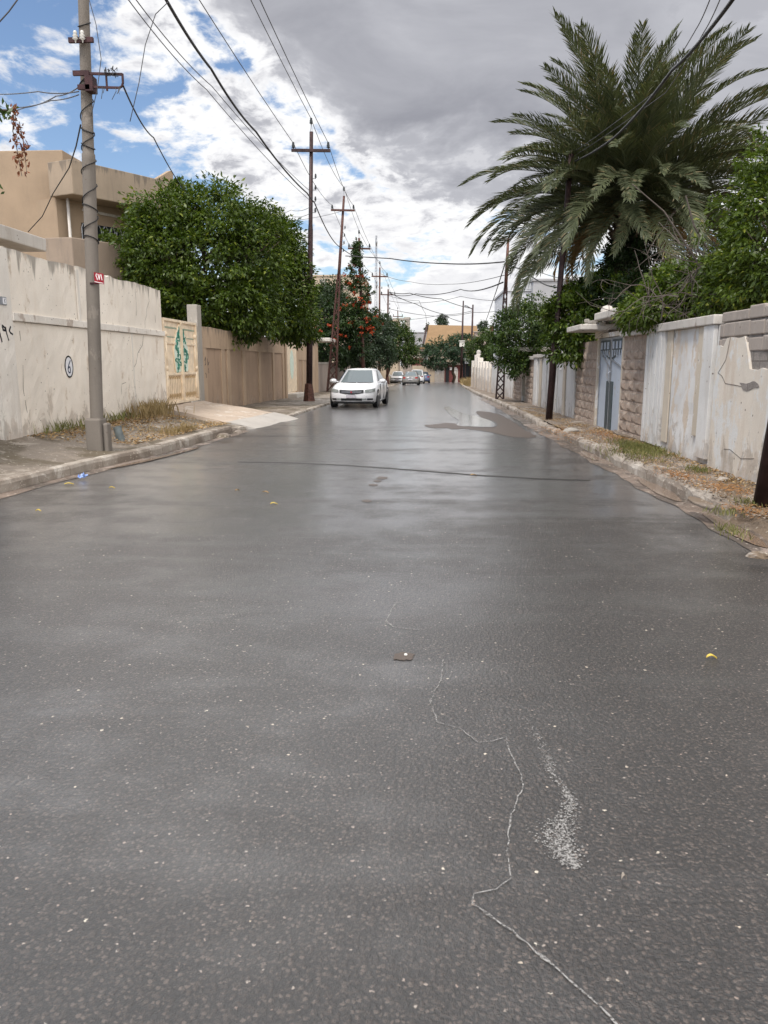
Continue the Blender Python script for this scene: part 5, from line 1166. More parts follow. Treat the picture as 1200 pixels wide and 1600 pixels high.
print('cars done')

# ------------------------------------------------------------------ TREES
def E(px, py, Y, rx, ry, rz): c = P(px, py, Y); return ((c.x, c.y, c.z), (rx, ry, rz))
# the big citrus on the left: two trees whose crowns meet
tree('citrus_tree', (-8.7, 29.6, .2), [E(300,420,29.5,3.0,2.6,2.3), E(255,398,28.8,1.2,1.5,1.5), E(330,345,29.8,1.9,2.0,1.35), E(262,352,29.,1.3,1.5,1.3), E(390,395,30.3,1.5,1.8,1.9), E(375,475,29.0,1.6,1.8,1.35), E(262,455,28.6,1.45,1.5,1.2), E(318,480,28.5,1.5,1.6,1.0)], 1150, 46, .17, .44, 'citrus', .17,
     'big round dark green tree over the cream gate and brown wall', 'tree', 11)
tree('citrus_tree', (-7.9, 35.0, .1), [E(425,420,34.5,1.4,1.6,2.2), E(455,455,34.,1.05,1.4,1.9), E(448,395,35.,.9,1.2,1.5), E(440,495,33.,1.35,1.4,.95), E(470,510,34.,.7,.9,.8)], 520, 44, .17, .40, 'citrus', .13,
     'smaller leafy tree against the dark steel pole, over the brown wall', 'tree', 12)
# trees farther along the left
tree('bushy_tree', (-8.2, 60, -.3), [E(515,505,58,1.9,2,1.9), E(500,545,56,1.4,1.6,1.1), E(540,540,58,1.8,2,1.6), E(512,470,60,1.3,1.5,1.2)], 330, 34, .24, .5, 'dark_leaf', .15, 'dark evergreen tree behind the lattice pole', 'tree', 13)
vt = thing('trumpet_vine', (-4.8, 57.8, -.2), 'orange flowering trumpet vine climbing the line pole', 'vine')
vl = [E(558,400,57,.32,.35,.9), E(556,430,57,.75,.75,.9), E(562,463,57,.85,.85,1.1), E(560,500,57,1.1,1.,1.0), E(578,500,57.5,1.0,.9,.8), E(545,490,57,.8,.8,.9), E(525,512,56.5,1.1,.9,.6), E(560,384,57,.25,.25,.5)]
crown(vl, 300, 34, .18, .30, M['vine_leaf'], vt, 14, 'foliage', .45, .7)
crown(vl[1:4]+vl[1:6], 84, 9, .17, .17, M['blossom'], vt, 15, 'blossom', .7, .12); crown([E(545,515,56,1.9,.9,.4), E(502,505,55.5,.7,.6,.6), E(532,535,55.5,.9,.6,.5)], 22, 9, .17, .15, M['blossom'], vt, 16, 'blossom', .7, .12)
limbs((-4.8,57.8,-.2), vl[2:4], .07, vt, 17)
tree('olive_tree', (-6.3, 66, -.4), [E(575,540,62,1.9,1.8,2.0), E(592,520,64,1.4,1.5,1.4), E(600,548,66,1.0,1.3,1.4), E(555,555,61,1.4,1.4,1.0)], 380, 34, .22, .48, 'olive_leaf', .15, 'grey-green drooping tree behind the white sedan', 'tree', 18)
tree('round_tree', (-4.6, 92, -.7), [E(620,540,90,2.1,2.2,2.2), E(636,552,90,1.3,1.6,1.6), E(610,530,90,1.3,1.6,1.9), E(622,515,91,1.0,1.3,1.1)], 300, 34, .28, .55, 'mid_leaf', .16, 'rounded mid green street tree above the parked cars', 'tree', 19)
tree('bushy_tree', (-10.5, 75, -.4), [E(520,460,72,1.4,1.4,1.5), E(512,480,72,1.6,1.6,1.3)], 140, 30, .26, .5, 'dark_leaf', .15, 'dark treetop standing against the far beige building', 'tree', 20)
# right side
tree('round_tree', (5.0, 32.5, .1), [E(815,520,32.2,1.0,1.2,1.15), E(800,545,32.,.8,.9,.85), E(835,505,32.3,.95,1.,1.0), E(790,520,32.5,.6,.8,.9), E(805,570,31.8,.62,.6,.45), E(850,545,32.4,.6,.7,.9)], 420, 36, .13, .30, 'mid_leaf', .10, 'dark rounded tree hiding the lower street lamp on the right', 'tree', 21)
tree('overhanging_tree', (5.2, 22.4, .1), [E(893,500,21.6,.62,.8,.8), E(905,540,21.4,.5,.6,.5), E(875,545,21.6,.45,.5,.5), E(915,480,22,.75,.9,.75), E(870,500,22.,.45,.6,.6), E(945,462,22,.75,.9,.55)], 380, 36, .12, .24, 'citrus', .09, 'green tree overhanging the white wall beside the broken canopy', 'tree', 22)
T = thing('ivy', (6.4, 20.4, .1), 'dark ivy mass swallowing the palm trunk', 'ivy'); crown([E(985,430,22.6,.85,.8,1.0), E(960,462,21.5,1.0,.8,.65), E(1000,470,21.,1.0,.8,.55), E(935,470,21.9,.65,.7,.5), E(990,400,23.,.62,.65,.8)], 300, 36, .12, .22, M['dark_leaf'], T, 23, 'foliage')
tree('leafy_tree', (6.2, 13.0, .1), [E(1205,330,12.6,.75,1.1,.95), E(1203,255,12.4,.42,.7,.5), E(1178,400,12.8,.62,.9,.55), E(1210,430,12.2,.8,.9,.8), E(1150,462,13.2,.75,.8,.42), E(1225,380,12.,.8,.8,1.0), E(1185,330,12.8,.4,.5,.4)], 620, 36, .085, .19, 'bright_leaf', .10, 'yellow-green leafy tree rising behind the crumbling wall on the right', 'tree', 24, fill=.6)
tree('garden_shrub', (5.1, 14.9, .1), [E(1025,478,15.4,.55,.6,.36), E(1060,462,15.,.6,.6,.42), E(1000,493,16,.42,.5,.32), E(1090,450,14.6,.6,.6,.45), E(1045,445,15.5,.5,.5,.4), E(1005,492,15.0,.40,.4,.30), E(1040,485,14.4,.45,.4,.28)], 620, 36, .10, .18, 'bright_leaf', .05, 'bright green shrub spilling over the wall beside the stone pier', 'shrub', 25)
tree('garden_shrub', (5.6, 15.2, .1), [E(1110,448,14.9,.65,.7,.42), E(1075,452,15.6,.6,.7,.42), E(1145,452,14.4,.6,.7,.4)], 300, 36, .085, .18, 'mid_leaf', .05, 'darker green shrub behind the bare twigs on the right wall', 'shrub', 27)
# bare twigs tangled above the wall
T = thing('bare_branches', (4.7, 13.4, 2.2), 'tangle of dead grey branches lying over the right wall', 'branches'); mb = MB(); r = np.random.RandomState(9)
def twig(p, d, l, rad, depth):
    pts = [p]; n = 7
    for k in range(n): d = (d+Vector(r.normal(size=3))*.22+Vector((0,0,-.05))).normalized(); p = p+d*l/n; pts.append(p)
    mb.tube(pts, [lerp(rad, rad*.35, k/n) for k in range(n+1)], 4)
    if depth:
        for q in range(3 if depth > 1 else 2): twig(pts[r.randint(1, n)], (d+Vector(r.normal(size=3))*.8).normalized(), l*.6, rad*.55, depth-1)
for k in range(11):
    a = P(1015+r.rand()*110, 500-r.rand()*40, 13.2+r.rand()*1.4); twig(a, Vector((r.normal()*.6-.1, r.normal()*.4-.2, .35+.5*r.normal())).normalized(), .9+.5*r.rand(), .014, 2)
for k in range(5): a = P(1100+r.rand()*60, 420-r.rand()*40, 13.4); twig(a, Vector((-.9, .2, .25*r.normal())).normalized(), 1.2, .013, 2)
for q in ([(1120,460),(1080,400),(1040,330),(990,290)], [(1128,420),(1080,350),(1075,300)]): mb.tube([P(x,y,13.6)+Vector(r.normal(size=3))*.03 for x, y in q], [.02,.016,.012,.008][:len(q)], 5)
mb.build('twigs', M['twig'], T)
# branch with dried leaves at top left
T = thing('almond_branch', (-8.2, 11.5, .3), 'overhanging branch of dried brown leaves at the upper left corner', 'branch'); mb = MB()
hb = P(-160, 200, 11.0); mb.tube([(-8.2,11.5,.2),(-8.1,11.4,2.5),hb], [.10,.08,.05], 8); mb.tube([hb, P(-60,165,11), P(0,172,11), P(30,172,11)], [.04,.025,.014,.006], 6); mb.tube([P(22,172,11), P(20,205,11), P(28,240,11), P(34,275,11)], [.008,.007,.006,.004], 5); mb.tube([P(30,190,11), P(38,230,11), P(42,272,11)], [.006,.005,.003], 5); mb.build('stem', M['twig'], T)
def spray(pts, n, sz, mat, nm, seed, sp_=.05):
    rnd = np.random.RandomState(seed); t = rnd.rand(n)*(len(pts)-1); i = np.minimum(t.astype(int), len(pts)-2); pp = np.array([tuple(q) for q in pts]); C = pp[i]+(pp[i+1]-pp[i])*(t-i)[:, None]+rnd.normal(size=(n,3))*sp_
    leaves(nm, C, rnd.normal(size=(n,3)), rnd.normal(size=(n,3))*.6+np.array([0,0,-.8]), sz*(.7+.6*rnd.rand(n)), .5, mat, T, rnd)
spray([P(24,165,11), P(22,205,11), P(28,240,11), P(34,276,11)], 75, .075, M['dry_leaf'], 'dry_leaves', 1, .035); spray([P(30,195,11), P(38,230,11), P(42,272,11)], 45, .07, M['dry_leaf'], 'dry_leaves', 2, .03); spray([P(-20,172,11), P(5,178,11), P(24,175,11)], 60, .09, M['mid_leaf'], 'green_leaves', 3, .05); spray([P(-12,280,11), P(-2,292,11)], 20, .08, M['mid_leaf'], 'green_leaves', 4, .04)
crown([((hb.x-.6,hb.y+.2,hb.z+.2),(.5,.6,.6)), ((hb.x-.9,hb.y+.4,hb.z-.6),(.5,.6,.6))], 60, 30, .10, .25, M['mid_leaf'], T, 26, 'crown')
# ---- date palm
PC = P(982, 325, 23.2); PBs = Vector((PC.x+.1, 23.4, .1))
T = thing('date_palm', PBs, 'large shaggy date palm behind the right wall', 'palm tree')
mb = MB(); mb.tube([PBs, PBs.lerp(PC,.4)+Vector((.05,0,0)), PBs.lerp(PC,.8), PC+Vector((0,0,.25))], [.42,.38,.42,.30], 14); r = np.random.RandomState(2)
for k in range(170):
    t = .35+.62*r.rand(); a = r.rand()*6.28; c = PBs.lerp(PC, t); u = Vector((math.cos(a), math.sin(a), 0)); p0 = c+u*.36; mb.beam(p0, p0+u*.22+Vector((0,0,.24)), .09, .05)
mb.build('trunk', M['bark'], T)
def frond_mesh(nm, L_, curve, twist, mat, seed, dens=110, wl=.72):
    """along +X from the origin, bending down by curve; leaflets stand in a V either side of the rachis"""
    r = np.random.RandomState(seed); n = 18; pts = []; p = Vector((0,0,0)); a = 0.
    for i in range(n+1):
        pts.append(p.copy()); a -= curve*(i/n)**1.15*2/n; p = p+Vector((math.cos(a), 0, math.sin(a)))*L_/n
    V, F = [], []
    def quad(*q): o = len(V); V.extend(q); F.append((o,o+1,o+2,o+3))
    for i in range(n):                                          # rachis: a flat three-sided midrib
        w0, w1 = .035*(1-i/n)+.006, .035*(1-(i+1)/n)+.006; A, B = pts[i], pts[i+1]; ya = Vector((0,1,0))
        quad(A-ya*w0, B-ya*w1, B+ya*w1, A+ya*w0); quad(A-ya*w0, A-Vector((0,0,w0)), B-Vector((0,0,w1)), B-ya*w1); quad(A+ya*w0, B+ya*w1, B-Vector((0,0,w1)), A-Vector((0,0,w0)))
    for k in range(dens):
        t = .14+.86*(k+.5*r.rand())/dens; f = t*n; i = min(int(f), n-1); q = pts[i].lerp(pts[i+1], f-i); tan = (pts[i+1]-pts[i]).normalized(); up = Vector((-tan.z,0,tan.x))
        ll = wl*(.35+.65*math.sin(math.pi*min(1,(t*.92+.12)))**.7)*(.85+.3*r.rand()); 
        for s in (-1, 1):
            ang = R(52-22*t+r.normal()*6); vv = R(22+14*r.rand()); lat = Vector((0,s,0))*math.cos(vv)+up*math.sin(vv); d = (tan*math.cos(ang)+lat*math.sin(ang)).normalized()
            d2_ = (d+Vector((0,0,-.22-.2*r.rand()))).normalized(); nn = d.cross(tan).normalized(); wv = nn.cross(d).normalized()*.0145+nn*.005*r.normal()
            a0, a1, a2 = q, q+d*ll*.55, q+d*ll*.55+d2_*ll*.45
            quad(a0-wv*.5, a1-wv, a1+wv, a0+wv*.5); quad(a1-wv, a2-wv*.12, a2+wv*.12, a1+wv)
    me = bpy.data.meshes.new(nm); me.from_pydata([tuple(v) for v in V], [], F); me.materials.append(mat); me.update(); return me
fr = [frond_mesh('frond', 4.75, c_, 0, M['palm_leaf'], 40+i) for i, c_ in enumerate((.65,.85,1.0,1.15,1.35))]
dryf = [frond_mesh('dry_frond', 2.9, c_, 0, M['palm_dry'], 60+i, 44, .42) for i, c_ in enumerate((.8,1.3))]
r = np.random.RandomState(12); off = PC-PBs
def put(me, name, azm, elv, scale, roll):
    o = bpy.data.objects.new(name, me); COL.objects.link(o); o.parent = T
    o.location = off+Vector((math.cos(azm)*.18, math.sin(azm)*.18, .15+.25*math.sin(elv)))
    o.rotation_euler = (Matrix.Rotation(azm,3,'Z')@Matrix.Rotation(-elv,3,'Y')@Matrix.Rotation(roll,3,'X')).to_euler(); o.scale = (scale,)*3
ga = 2.39996
for k in range(100):
    t = k/99; elv = R(lerp(86, -22, t**.80)+r.normal()*6); put(fr[min(4, int(t*4.2+r.rand()*1.2))], 'frond', k*ga+r.normal()*.1, elv, .80+.24*r.rand()-(.12 if t > .8 else 0), r.normal()*.3)
VV, FF, o_n = [], [], 0                                           # the many further fronds that fill the heart of the crown
for k in range(80):
    t = k/79; elv = R(lerp(75, -12, t**.7)+r.normal()*7); azm = k*ga+1.1+r.normal()*.2; me = fr[min(4, int(t*4.2+r.rand()*1.2))]; sc_ = .62+.36*r.rand()
    mt = Matrix.Translation(PC+Vector((math.cos(azm)*.2, math.sin(azm)*.2, .1+.25*math.sin(elv))))@(Matrix.Rotation(azm,3,'Z')@Matrix.Rotation(-elv,3,'Y')@Matrix.Rotation(r.normal()*.4,3,'X')).to_4x4()@Matrix.Scale(sc_, 4)
    a_ = np.empty(len(me.vertices)*3, dtype=np.float32); me.vertices.foreach_get('co', a_); a_ = a_.reshape(-1,3); m4 = np.array(mt); VV.append(a_@m4[:3,:3].T+m4[:3,3])
    f_ = np.arange(len(a_)).reshape(-1,4)+o_n; FF.append(f_); o_n += len(a_)
fast_mesh('fronds', np.concatenate(VV), np.concatenate(FF), M['palm_leaf'], T)['kind'] = 'stuff'
for k in range(26): put(dryf[k % 2], 'dry_frond', k*ga*1.3+r.normal()*.3, R(-8-45*r.rand()), .65+.4*r.rand(), r.normal()*.5)
# thorn of young shoots low in the crown
mb = MB()
for k in range(14): a = r.rand()*6.28; q = PC+Vector((math.cos(a)*.2, math.sin(a)*.2, -.1)); mb.tube([q, q+Vector((math.cos(a)*.35, math.sin(a)*.35, .15)), q+Vector((math.cos(a)*.75, math.sin(a)*.75, -.35))], [.03,.025,.015], 5)
mb.build('fruit_stalks', M['palm_dry'], T)
print('trees done')

# ------------------------------------------------------------------ FAR END OF THE STREET
Z0 = -1.15
T = thing('house', (6, 132, Z0), 'far house with wide ochre roof closing the end of the street', 'house')
ra = P(668,507,128); rb_ = P(725,510,128); zt = ra.z; ze = P(668,540,124).z; xl, xr = P(663,530,124).x, P(750,530,124).x
mb = MB(); mb.box(xl+.6, xr-.3, 124.5, 136, Z0, ze-.05); mb.build('wall', M['cream_wall'], T)
mb = MB(); mb.add([(xl,123.8,ze),(xr,123.8,ze),(xr-.2,129.5,zt-.15),(xl+.7,129.5,zt),(xl,123.8,ze-.25),(xr,123.8,ze-.25),(xr-.2,129.5,zt-.4),(xl+.7,129.5,zt-.25)], [(0,1,2,3),(7,6,5,4),(0,4,5,1),(1,5,6,2),(2,6,7,3),(3,7,4,0)])
mb.add([(xl+.7,129.6,zt),(xr-.2,129.6,zt-.15),(xr,136.5,ze),(xl,136.5,ze)], [(0,1,2,3)]); mb.build('roof', M['roof_orange'], T)
mb = MB(); mb.beam((xl-.1,123.6,ze-.05),(xl-1.5,123.6,ze-2.2),.3,.25); mb.beam((xl+.4,128.5,zt-.1),(xl-.2,123.7,ze),.25,.25); mb.build('gable_board', M['dark_steel'], T)
T = thing('house', (10, 124, Z0), 'far grey-brown flat roofed house right of the ochre roof', 'house')
xa, xb = P(742,520,122).x, P(775,520,122).x; zz = P(750,519,122).z; mb = MB(); mb.box(xa, xb+3, 122, 123.7, Z0, zz); mb.build('wall', M['shade_wall'], T)
mb = MB(); q = P(768,520,122.5); mb.box(q.x-.3,q.x+.4,122.3,122.9,zz,zz+.9); mb.build('chimney', M['red_paint'], T); mb = MB(); mb.box(xa-.2, xb+3.2, 121.8, 123.72, zz, zz+.12); mb.build('roof', M['conc'], T)
T = thing('house', (-1.4, 126, Z0), 'small far brick gable house left of the ochre roof', 'house')
xa, xb = P(640,540,120).x, P(664,540,120).x; zz = P(655,545,120).z; mb = MB(); mb.box(xa-1, xb, 120, 123.5, Z0, zz); mb.build('wall', M['shade_wall'], T); mb = MB(); mb.prism([(xa-1.2,119.7),(xb+.2,119.7),(xb+.2,123.6),(xa-1.2,123.6)], zz, zz+.2); mb.build('roof', M['roof_orange'], T)
mb = MB(); q = P(652,570,119.9); mb.box(q.x-.8, q.x+.8, 119.88, 119.98, q.z-1.2, q.z+1); mb.build('brick_infill', M['red_paint'], T)
T = thing('garden_wall', (1.0, 116, Z0), 'pale wall with white garage door across the street end', 'wall')
xa, xb, xc = P(644,590,115).x, P(679,590,115).x, P(694,590,115).x; zt = P(680,567,115).z
mb = MB(); mb.box(xa, xb, 115, 115.4, Z0, zt-.4); mb.build('wall', M['cream_wall'], T); mb = MB(); mb.box(xb, xc-.3, 115.05, 115.2, Z0, zt-.9); mb.build('garage_door', M['white_paint'], T); mb = MB(); mb.box(xc-.3, xc, 115, 115.4, Z0, zt-.6); mb.build('pier', M['white_paint'], T)
mb = MB(); mb.box(xa+1.9, xc+.2, 114.5, 119, zt-.35, zt-.1); mb.build('roof_slab', M['dark_steel'], T)
mb = MB(); mb.box(xb, xc-.3, 115.05, 115.25, zt-.9, zt-.35); mb.build('lintel', M['shade_wall'], T)
T = thing('shed', (5, 113, Z0), 'dull red kiosk with white door near the far poles', 'kiosk')
xa, xb = P(695,590,113).x, P(729,590,113).x; zt = P(710,570,113).z
mb = MB(); mb.box(xa, xb, 113, 116, Z0, zt); mb.build('wall', M['red_paint'], T); mb = MB(); mb.box(xa-.3, xb+.2, 112.5, 116.2, zt, zt+.3); mb.build('roof', M['shade_wall'], T)
mb = MB(); q = P(710,590,113).x; mb.box(q-.1, q+.5, 112.94, 112.99, Z0+.1, Z0+2.1); mb.build('door', M['white_paint'], T); mb = MB(); mb.box(xa+.1, q-.8, 112.94, 112.99, Z0, zt-.4); mb.build('opening', M['black_trim'], T); mb = MB(); mb.box(q-.7, q+.3, 112.9, 112.96, zt-.75, zt-.35); mb.build('notice', M['sign_white'], T)
T = thing('carport', (7.5, 100, Z0), 'small open carport with pale sheet roof by the verge', 'carport')
xa, xb = P(726,580,98).x, P(746,580,98).x; zt = P(735,560,98).z
mb = MB(); mb.box(xa, xb+.8, 98, 103, zt-.08, zt); mb.box(xa, xb+.8, 97.9, 97.98, zt-.65, zt+.05); mb.build('roof', M['galv'], T)
for x in (xa+.1, xb+.6):
    mb = MB(); mb.beam((x,98.2,-1),(x,98.2,zt-.1),.1,.1); mb.build('post', M['dark_steel'], T)
mb = MB(); mb.box(xa, xb+.8, 102.9, 103, Z0, zt-.1); mb.build('back_wall', M['glass_dark'], T)
tree('dense_tree', (4, 108, Z0), [E(690,553,106,2.6,2.4,1.7), E(712,545,106,2.3,2.2,1.9), E(678,560,105,1.9,2,1.2), E(735,552,107,2.0,2,1.6), E(725,532,108,1.2,1.3,1.0)], 260, 32, .32, .6, 'far_leaf', .2, 'wide blue-green tree in front of the ochre roofed house', 'tree', 30)
tree('dense_tree', (8.6, 94, Z0), [E(752,545,92,1.6,1.7,1.5), E(765,535,90,1.5,1.6,1.7), E(748,563,92,1.2,1.3,1.0)], 190, 30, .28, .5, 'mid_leaf', .18, 'green tree behind the farthest pale wall on the right', 'tree', 31)
tree('small_tree', (3, 150, Z0), [E(690,503,150,1.1,1.1,.9), E(691,497,150,.8,.8,.7)], 70, 24, .3, .5, 'olive_leaf', .15, 'small treetop above the ochre roof', 'tree', 32)
tree('small_tree', (11, 150, Z0), [E(755,508,150,.9,.9,.9), E(752,514,150,1.0,.9,.8)], 60, 24, .3, .5, 'olive_leaf', .15, 'faint small treetop right of the thin lamp pole', 'tree', 33)
tree('small_tree', (-1, 150, Z0), [E(667,515,150,.5,.5,1.0)], 30, 22, .3, .4, 'olive_leaf', .12, 'slim treetop at the left end of the ochre roof', 'tree', 34)
def block(label, px0, px1, ptop, Y, depth, mat, extra=(), z0=-1.2, cat='building', name='building'):
    a, b = P(px0, ptop, Y), P(px1, ptop, Y); T = thing(name, ((a.x+b.x)/2, Y, z0), label, cat); mb = MB(); mb.box(a.x, b.x, Y, Y+depth, z0, a.z); mb.build('wall', M[mat], T, bevel=.05)
    mb = MB(); mb.box(a.x-.1, b.x+.1, Y-.1, Y+depth+.1, a.z, a.z+.15); mb.build('parapet', M[mat], T)
    for (x0, x1, y0, y1, mt, nm) in extra:
        c, d = P(x0, y0, Y), P(x1, y1, Y); mb = MB(); mb.box(c.x, d.x, Y-.12, Y-.003, d.z, c.z); mb.build(nm, M[mt], T)
    return T
block('white rendered house block behind the right trees', 789, 836, 455, 62, 9, 'bldg_white', ((803,836,443,452,'bldg_white','upstand'),))
block('taller grey rendered block behind the white house', 833, 935, 439, 61, 8, 'bldg_grey')
block('low pale house glimpsed below the palm fronds', 1030, 1110, 425, 40, 6, 'conc_white', ((1040,1090,425,430,'conc','band'),), 0)
block('beige two storey building behind the lattice pole', 470, 566, 432, 84, 9, 'cream_wall', ((500,560,447,452,'conc','band'),(500,508,436,445,'conc','vent')))
block('far cream house behind the flowering vine', 560, 622, 502, 100, 9, 'cream_wall', ((600,606,520,530,'glass_dark','window'),))
block('far concrete frame tower over the round tree', 632, 640, 497, 128, 4, 'conc', ((614,640,497,501,'conc','beam'),))
block('far grey building left of the ochre roof', 640, 668, 520, 140, 8, 'bldg_grey', ((645,648,528,533,'glass_dark','window'),))
# verge of dry grass on the right near the end
mb = MB(); rows = []
for y in np.arange(70, 108, 2.): rows.append([Vector((lerp(interp(RK,y)+.05, 9.5, t), y, zr(y)+.05+.5*math.sin(t*math.pi/1.6)*min(1,(y-69)/10))) for t in np.linspace(0,1,6)])
mb.grid(rows); struct(mb.build('verge', M['verge'], None, True))
print('far done')

# ------------------------------------------------------------------ GROUND COVER AND LITTER
r = np.random.RandomState(21)
def scatter(n, fy, fx, fz): y = fy(n); x = fx(y, n); z = np.array([fz(a, b) for a, b in zip(x, y)]); return np.stack([x, y, z], 1)
def zpl(x, y): t = (x-LX)/(interp(LK,y)-LX); return lerp(zlw(y), zlk(y), t)
def zpr(x, y): t = (x-interp(RK,y)-.2)/(RX-interp(RK,y)-.2); return lerp(zrk(y), zrw(y), min(1, max(0, t)))
def flat_leaves(nm, C, sz, mat, seed, asp=.5):
    q = np.random.RandomState(seed); n = len(C); a = q.rand(n)*6.28; return leaves(nm, C+np.array([0,0,.012]), np.array([0,0,1.])+q.normal(size=(n,3))*.35, np.stack([np.cos(a), np.sin(a), q.normal(size=n)*.2], 1), sz*(.5+q.rand(n)), asp, mat, None, q)
def stuff(o, label, cat): o['kind'] = 'stuff'; return tag(o, label, cat)
C = scatter(2600, lambda n: 13+6.6*r.rand(n)**.8, lambda y, n: LX+.05+np.abs(r.normal(size=n))*.5, zpl)
stuff(flat_leaves('leaf_litter', C, .055, M['litter'], 1), 'dry leaves strewn along the foot of the white wall', 'leaf litter')
C = scatter(1300, lambda n: 13.5+5.6*r.rand(n), lambda y, n: np.array([interp(LK,v) for v in y])-.3-np.abs(r.normal(size=n))*.35, zpl)
stuff(flat_leaves('leaf_litter', C, .05, M['litter'], 2), 'brown leaves gathered behind the left kerb', 'leaf litter')
C = scatter(900, lambda n: 13.2+7.2*r.rand(n), lambda y, n: LX+.03+np.abs(r.normal(size=n))*.13, zpl)
w = .25+.75*np.clip(np.sin(C[:,1]*2.3)+.4, 0, 1); keep = r.rand(len(C)) < w; stuff(blades('weeds', C[keep][::2], .17, .006, M['grass'], None, 3, .7), 'straggling weeds along the base of the white wall', 'weeds')
C = scatter(420, lambda n: 17.6+2.4*r.rand(n), lambda y, n: LX+.05+np.abs(r.normal(size=n))*.28, zpl); stuff(blades('weeds', C, .32, .006, M['straw'], None, 4, .5), 'tall straw-coloured weeds by the cracked end of the white wall', 'weeds')
C = scatter(220, lambda n: 15.3+1.6*r.rand(n), lambda y, n: np.array([interp(LK,v) for v in y])-.35-np.abs(r.normal(size=n))*.2, zpl); stuff(blades('weeds', C, .14, .006, M['straw'], None, 5, .9), 'dry grass tufts behind the kerb past the concrete pole', 'weeds')
fy = lambda n: 5+22*r.rand(n)**1.2
C = scatter(9500, fy, lambda y, n: np.array([interp(RK,v) for v in y])+.12+.95*r.rand(n)**1.0, zpr); dens = np.array([.5+.5*math.sin(2.1*y+3*x)*math.cos(1.3*y-5*x) for x, y, z in C]); keep = r.rand(len(C)) < dens**1.2
stuff(flat_leaves('leaf_litter', C[keep], .032, M['litter'], 6, .55), 'dry leaves and chips littering the right pavement', 'leaf litter')
def cluster(n, cx, cy, sx, sy): x = cx+r.normal(size=n)*sx; y = cy+r.normal(size=n)*sy; return np.array([(a, b, zpr(a, b)) for a, b in zip(x, y)])
def rp(px, py): q = Gd(px, py, .14); return q.x, q.y
C = np.concatenate([cluster(1300, *rp(1000,703), .17, .6), cluster(400, *rp(985,712), .25, .5)]); stuff(blades('grass', C, .075, .004, M['grass'], None, 7, .9), 'patch of short green grass beside the stone pier', 'grass')
C = np.concatenate([cluster(160, *rp(1090,738), .08, .15), cluster(90, *rp(1165,790), .08, .12), cluster(60, *rp(1130,805), .08, .10), cluster(90, *rp(1140,835), .06, .15)]); stuff(blades('grass', C, .06, .0035, M['grass'], None, 8, .9), 'small weeds sprouting from the right pavement', 'grass')
C = np.concatenate([cluster(900, *rp(880,677), .22, 1.0), cluster(800, *rp(950,680), .18, .7), cluster(600, *rp(1060,745), .12, .3), cluster(700, *rp(1130,765), .16, .3), cluster(400, *rp(1165,800), .1, .2), cluster(500, *rp(975,690), .25, 1.2)])
stuff(flat_leaves('leaf_litter', C, .05, M['pinnate'], 9, .16), 'orange-brown needle litter heaped on the right pavement', 'leaf litter')
C = []
for k in range(2600):
    y = 71+34*r.rand(); t = r.rand(); x = lerp(interp(RK,y)+.1, 9.0, t); C.append((x, y, zr(y)+.05+.5*math.sin(t*math.pi/1.6)*min(1,(y-69)/10)))
stuff(blades('dry_grass', np.array(C), .5, .03, M['straw'], None, 10, .7), 'dry yellow grass on the far verge', 'grass')
C = scatter(900, lambda n: 4.5+9*r.rand(n), lambda y, n: np.array([interp(RK,v) for v in y])+.02+np.abs(r.normal(size=n))*.16, lambda x, y: zpr(x, y)+.01)
stuff(flat_leaves('rubble', C, .030, M['kerb'], 11, .7), 'crumbled stone chips along the broken right kerb', 'rubble')
C = scatter(1500, lambda n: 4.5+14*r.rand(n), lambda y, n: RX-.03-np.abs(r.normal(size=n))*.12, zpr); stuff(flat_leaves('leaf_litter', C, .04, M['litter'], 12, .5), 'dry leaves drifted against the foot of the right wall', 'leaf litter')
# rubble stones on both pavements
def rock(c, s, seed, mat, label):
    q = np.random.RandomState(seed); mb = MB(); n = 9
    rows = [[Vector((c.x+s*math.cos(2*math.pi*k/n)*math.sin(p_)*(.8+.4*q.rand())*1.3, c.y+s*math.sin(2*math.pi*k/n)*math.sin(p_)*(.8+.4*q.rand()), c.z+s*.7*math.cos(p_)*(.85+.3*q.rand()))) for k in range(n)] for p_ in (.15,.6,1.1,1.6)]
    rows = [r_+[r_[0]] for r_ in rows]; mb.grid(rows); mb.add(rows[0][:-1], [tuple(range(n))]); return tag(mb.build('rubble_stone', M[mat]), label, 'stone')
q = Gd(893,675,.15); rock(q, .14, 1, 'conc', 'dark rubble lump on the ramp before the pale blue gate')
q = Gd(350,683,.10); rock(q, .13, 2, 'pave_l', 'rough rubble stone at the broken kerb end by the ramp')
q = Gd(372,676,.08); rock(q, .09, 3, 'pave_l', 'small brownish stone beside the ramp apron')
q = Gd(1185,870,.10); rock(q, .07, 4, 'pave_r', 'broken brownish chunk at the right frame edge by the gutter')
q = Gd(1130,750,.16); rock(q, .06, 5, 'kerb', 'small stone at the foot of the crumbling wall')
for i, (px, py, lab) in enumerate(((985,680,'flat cement slab in front of the pale blue gate'),(1095,788,'flat broken slab lying on the right pavement'))):
    c = Gd(px, py, .17); mb = MB(); s = (1.0, .32)[i]; mb.slab([(c.x+.5*s*(math.cos(a)*.55), c.y+1.1*s*math.sin(a), c.z) for a in np.linspace(0, 6.28, 11)[:-1]], (0,0,.03)); tag(mb.build('concrete_slab', M['pave_r'], None, False, .01), lab, 'slab')
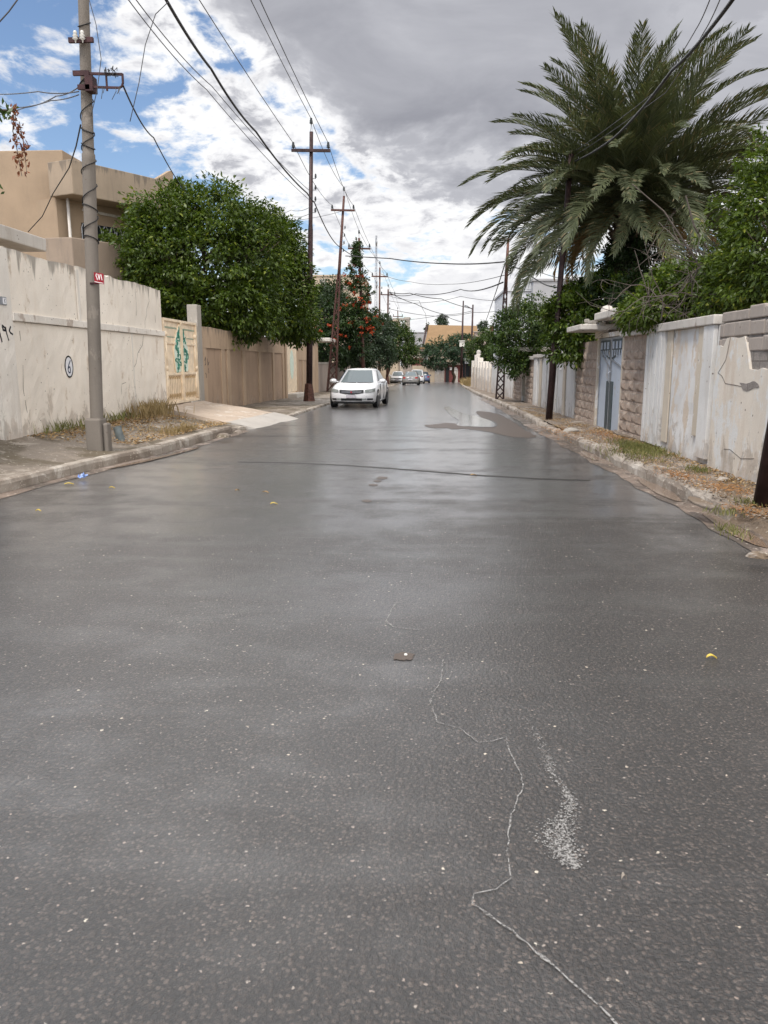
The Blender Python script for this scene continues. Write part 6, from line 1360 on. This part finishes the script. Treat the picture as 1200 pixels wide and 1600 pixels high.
# pipe stub, plastic litter and single leaves
q = Gd(192,692,.20); T = thing('pipe_stub', q, 'grey plastic pipe stub sticking up beside the concrete pole', 'pipe'); mb = MB(); a, b = q-Vector((0,0,.1)), q+Vector((-.10,.02,.30)); mb.tube([a,b], .075, 14, False); mb.tube([b,a], .06, 14, False); mb.build('pipe', M['grey_pipe'], T, smooth=True); mb = MB(); mb.lathe([(.075,0),(.06,0)], (0,0,0), 14); mb.v = [(v[0]+b.x, v[1]+b.y, v[2]+b.z+v[0]*.3) for v in mb.v]; mb.build('rim', M['galv'], T)
q = Gd(130,747,.02); mb = MB(); rr_ = np.random.RandomState(4); mb.grid([[Vector((q.x+.10*(i/4-.5)+.02*rr_.normal(), q.y+.12*(j/4-.5), q.z+.04*abs(rr_.normal()))) for j in range(5)] for i in range(5)]); tag(mb.build('plastic_scrap', M['blue_plastic']), 'crumpled blue plastic scrap in the left gutter', 'litter')
def one_leaf(px, py, l, w, ang, mat, label, grp=None):
    q = Gd(px, py, .006); mb = MB(); rows = []
    for i in range(7):
        t = i/6; ww = w*math.sin(math.pi*min(.97, t*.9+.08))**.8; c = Vector((math.cos(ang), math.sin(ang), 0))*l*(t-.5); s = Vector((-math.sin(ang), math.cos(ang), 0)); lift = .012*math.sin(math.pi*t*1.2)+.004
        rows.append([q+c-s*ww/2+Vector((0,0,lift+.008)), q+c+Vector((0,0,lift)), q+c+s*ww/2+Vector((0,0,lift+.010))])
    mb.grid(rows); return tag(mb.build('fallen_leaf', M[mat]), label, 'leaf', grp)
one_leaf(1112,1029,.062,.026,.1,'yellow_leaf','bright yellow leaf lying alone on the right of the road')
one_leaf(175,763,.075,.03,.3,'yellow_leaf','yellow leaf on the road nearest the concrete pole')
one_leaf(428,788,.085,.035,.4,'yellow_leaf','yellow leaf nearest the camera of the three left of the road middle')
one_leaf(415,770,.09,.03,-.3,'litter','long brown leaf just beyond the nearer yellow one on the road')
one_leaf(371,767,.06,.035,.9,'litter','small brown curled leaf left of the long brown one')
one_leaf(60,799,.06,.03,.2,'yellow_leaf','small yellow leaf at the left road edge nearest the camera')
one_leaf(108,757,.12,.05,.5,'yellow_leaf','large yellow leaf in the left gutter by the blue scrap')
one_leaf(740,743,.10,.05,.4,'litter','pale tan leaf beside the seam across the road')
one_leaf(975,1375,.020,.014,.4,'kerb' ,'pale stone chip on the lower right of the road')
print('objects', len(bpy.data.objects))
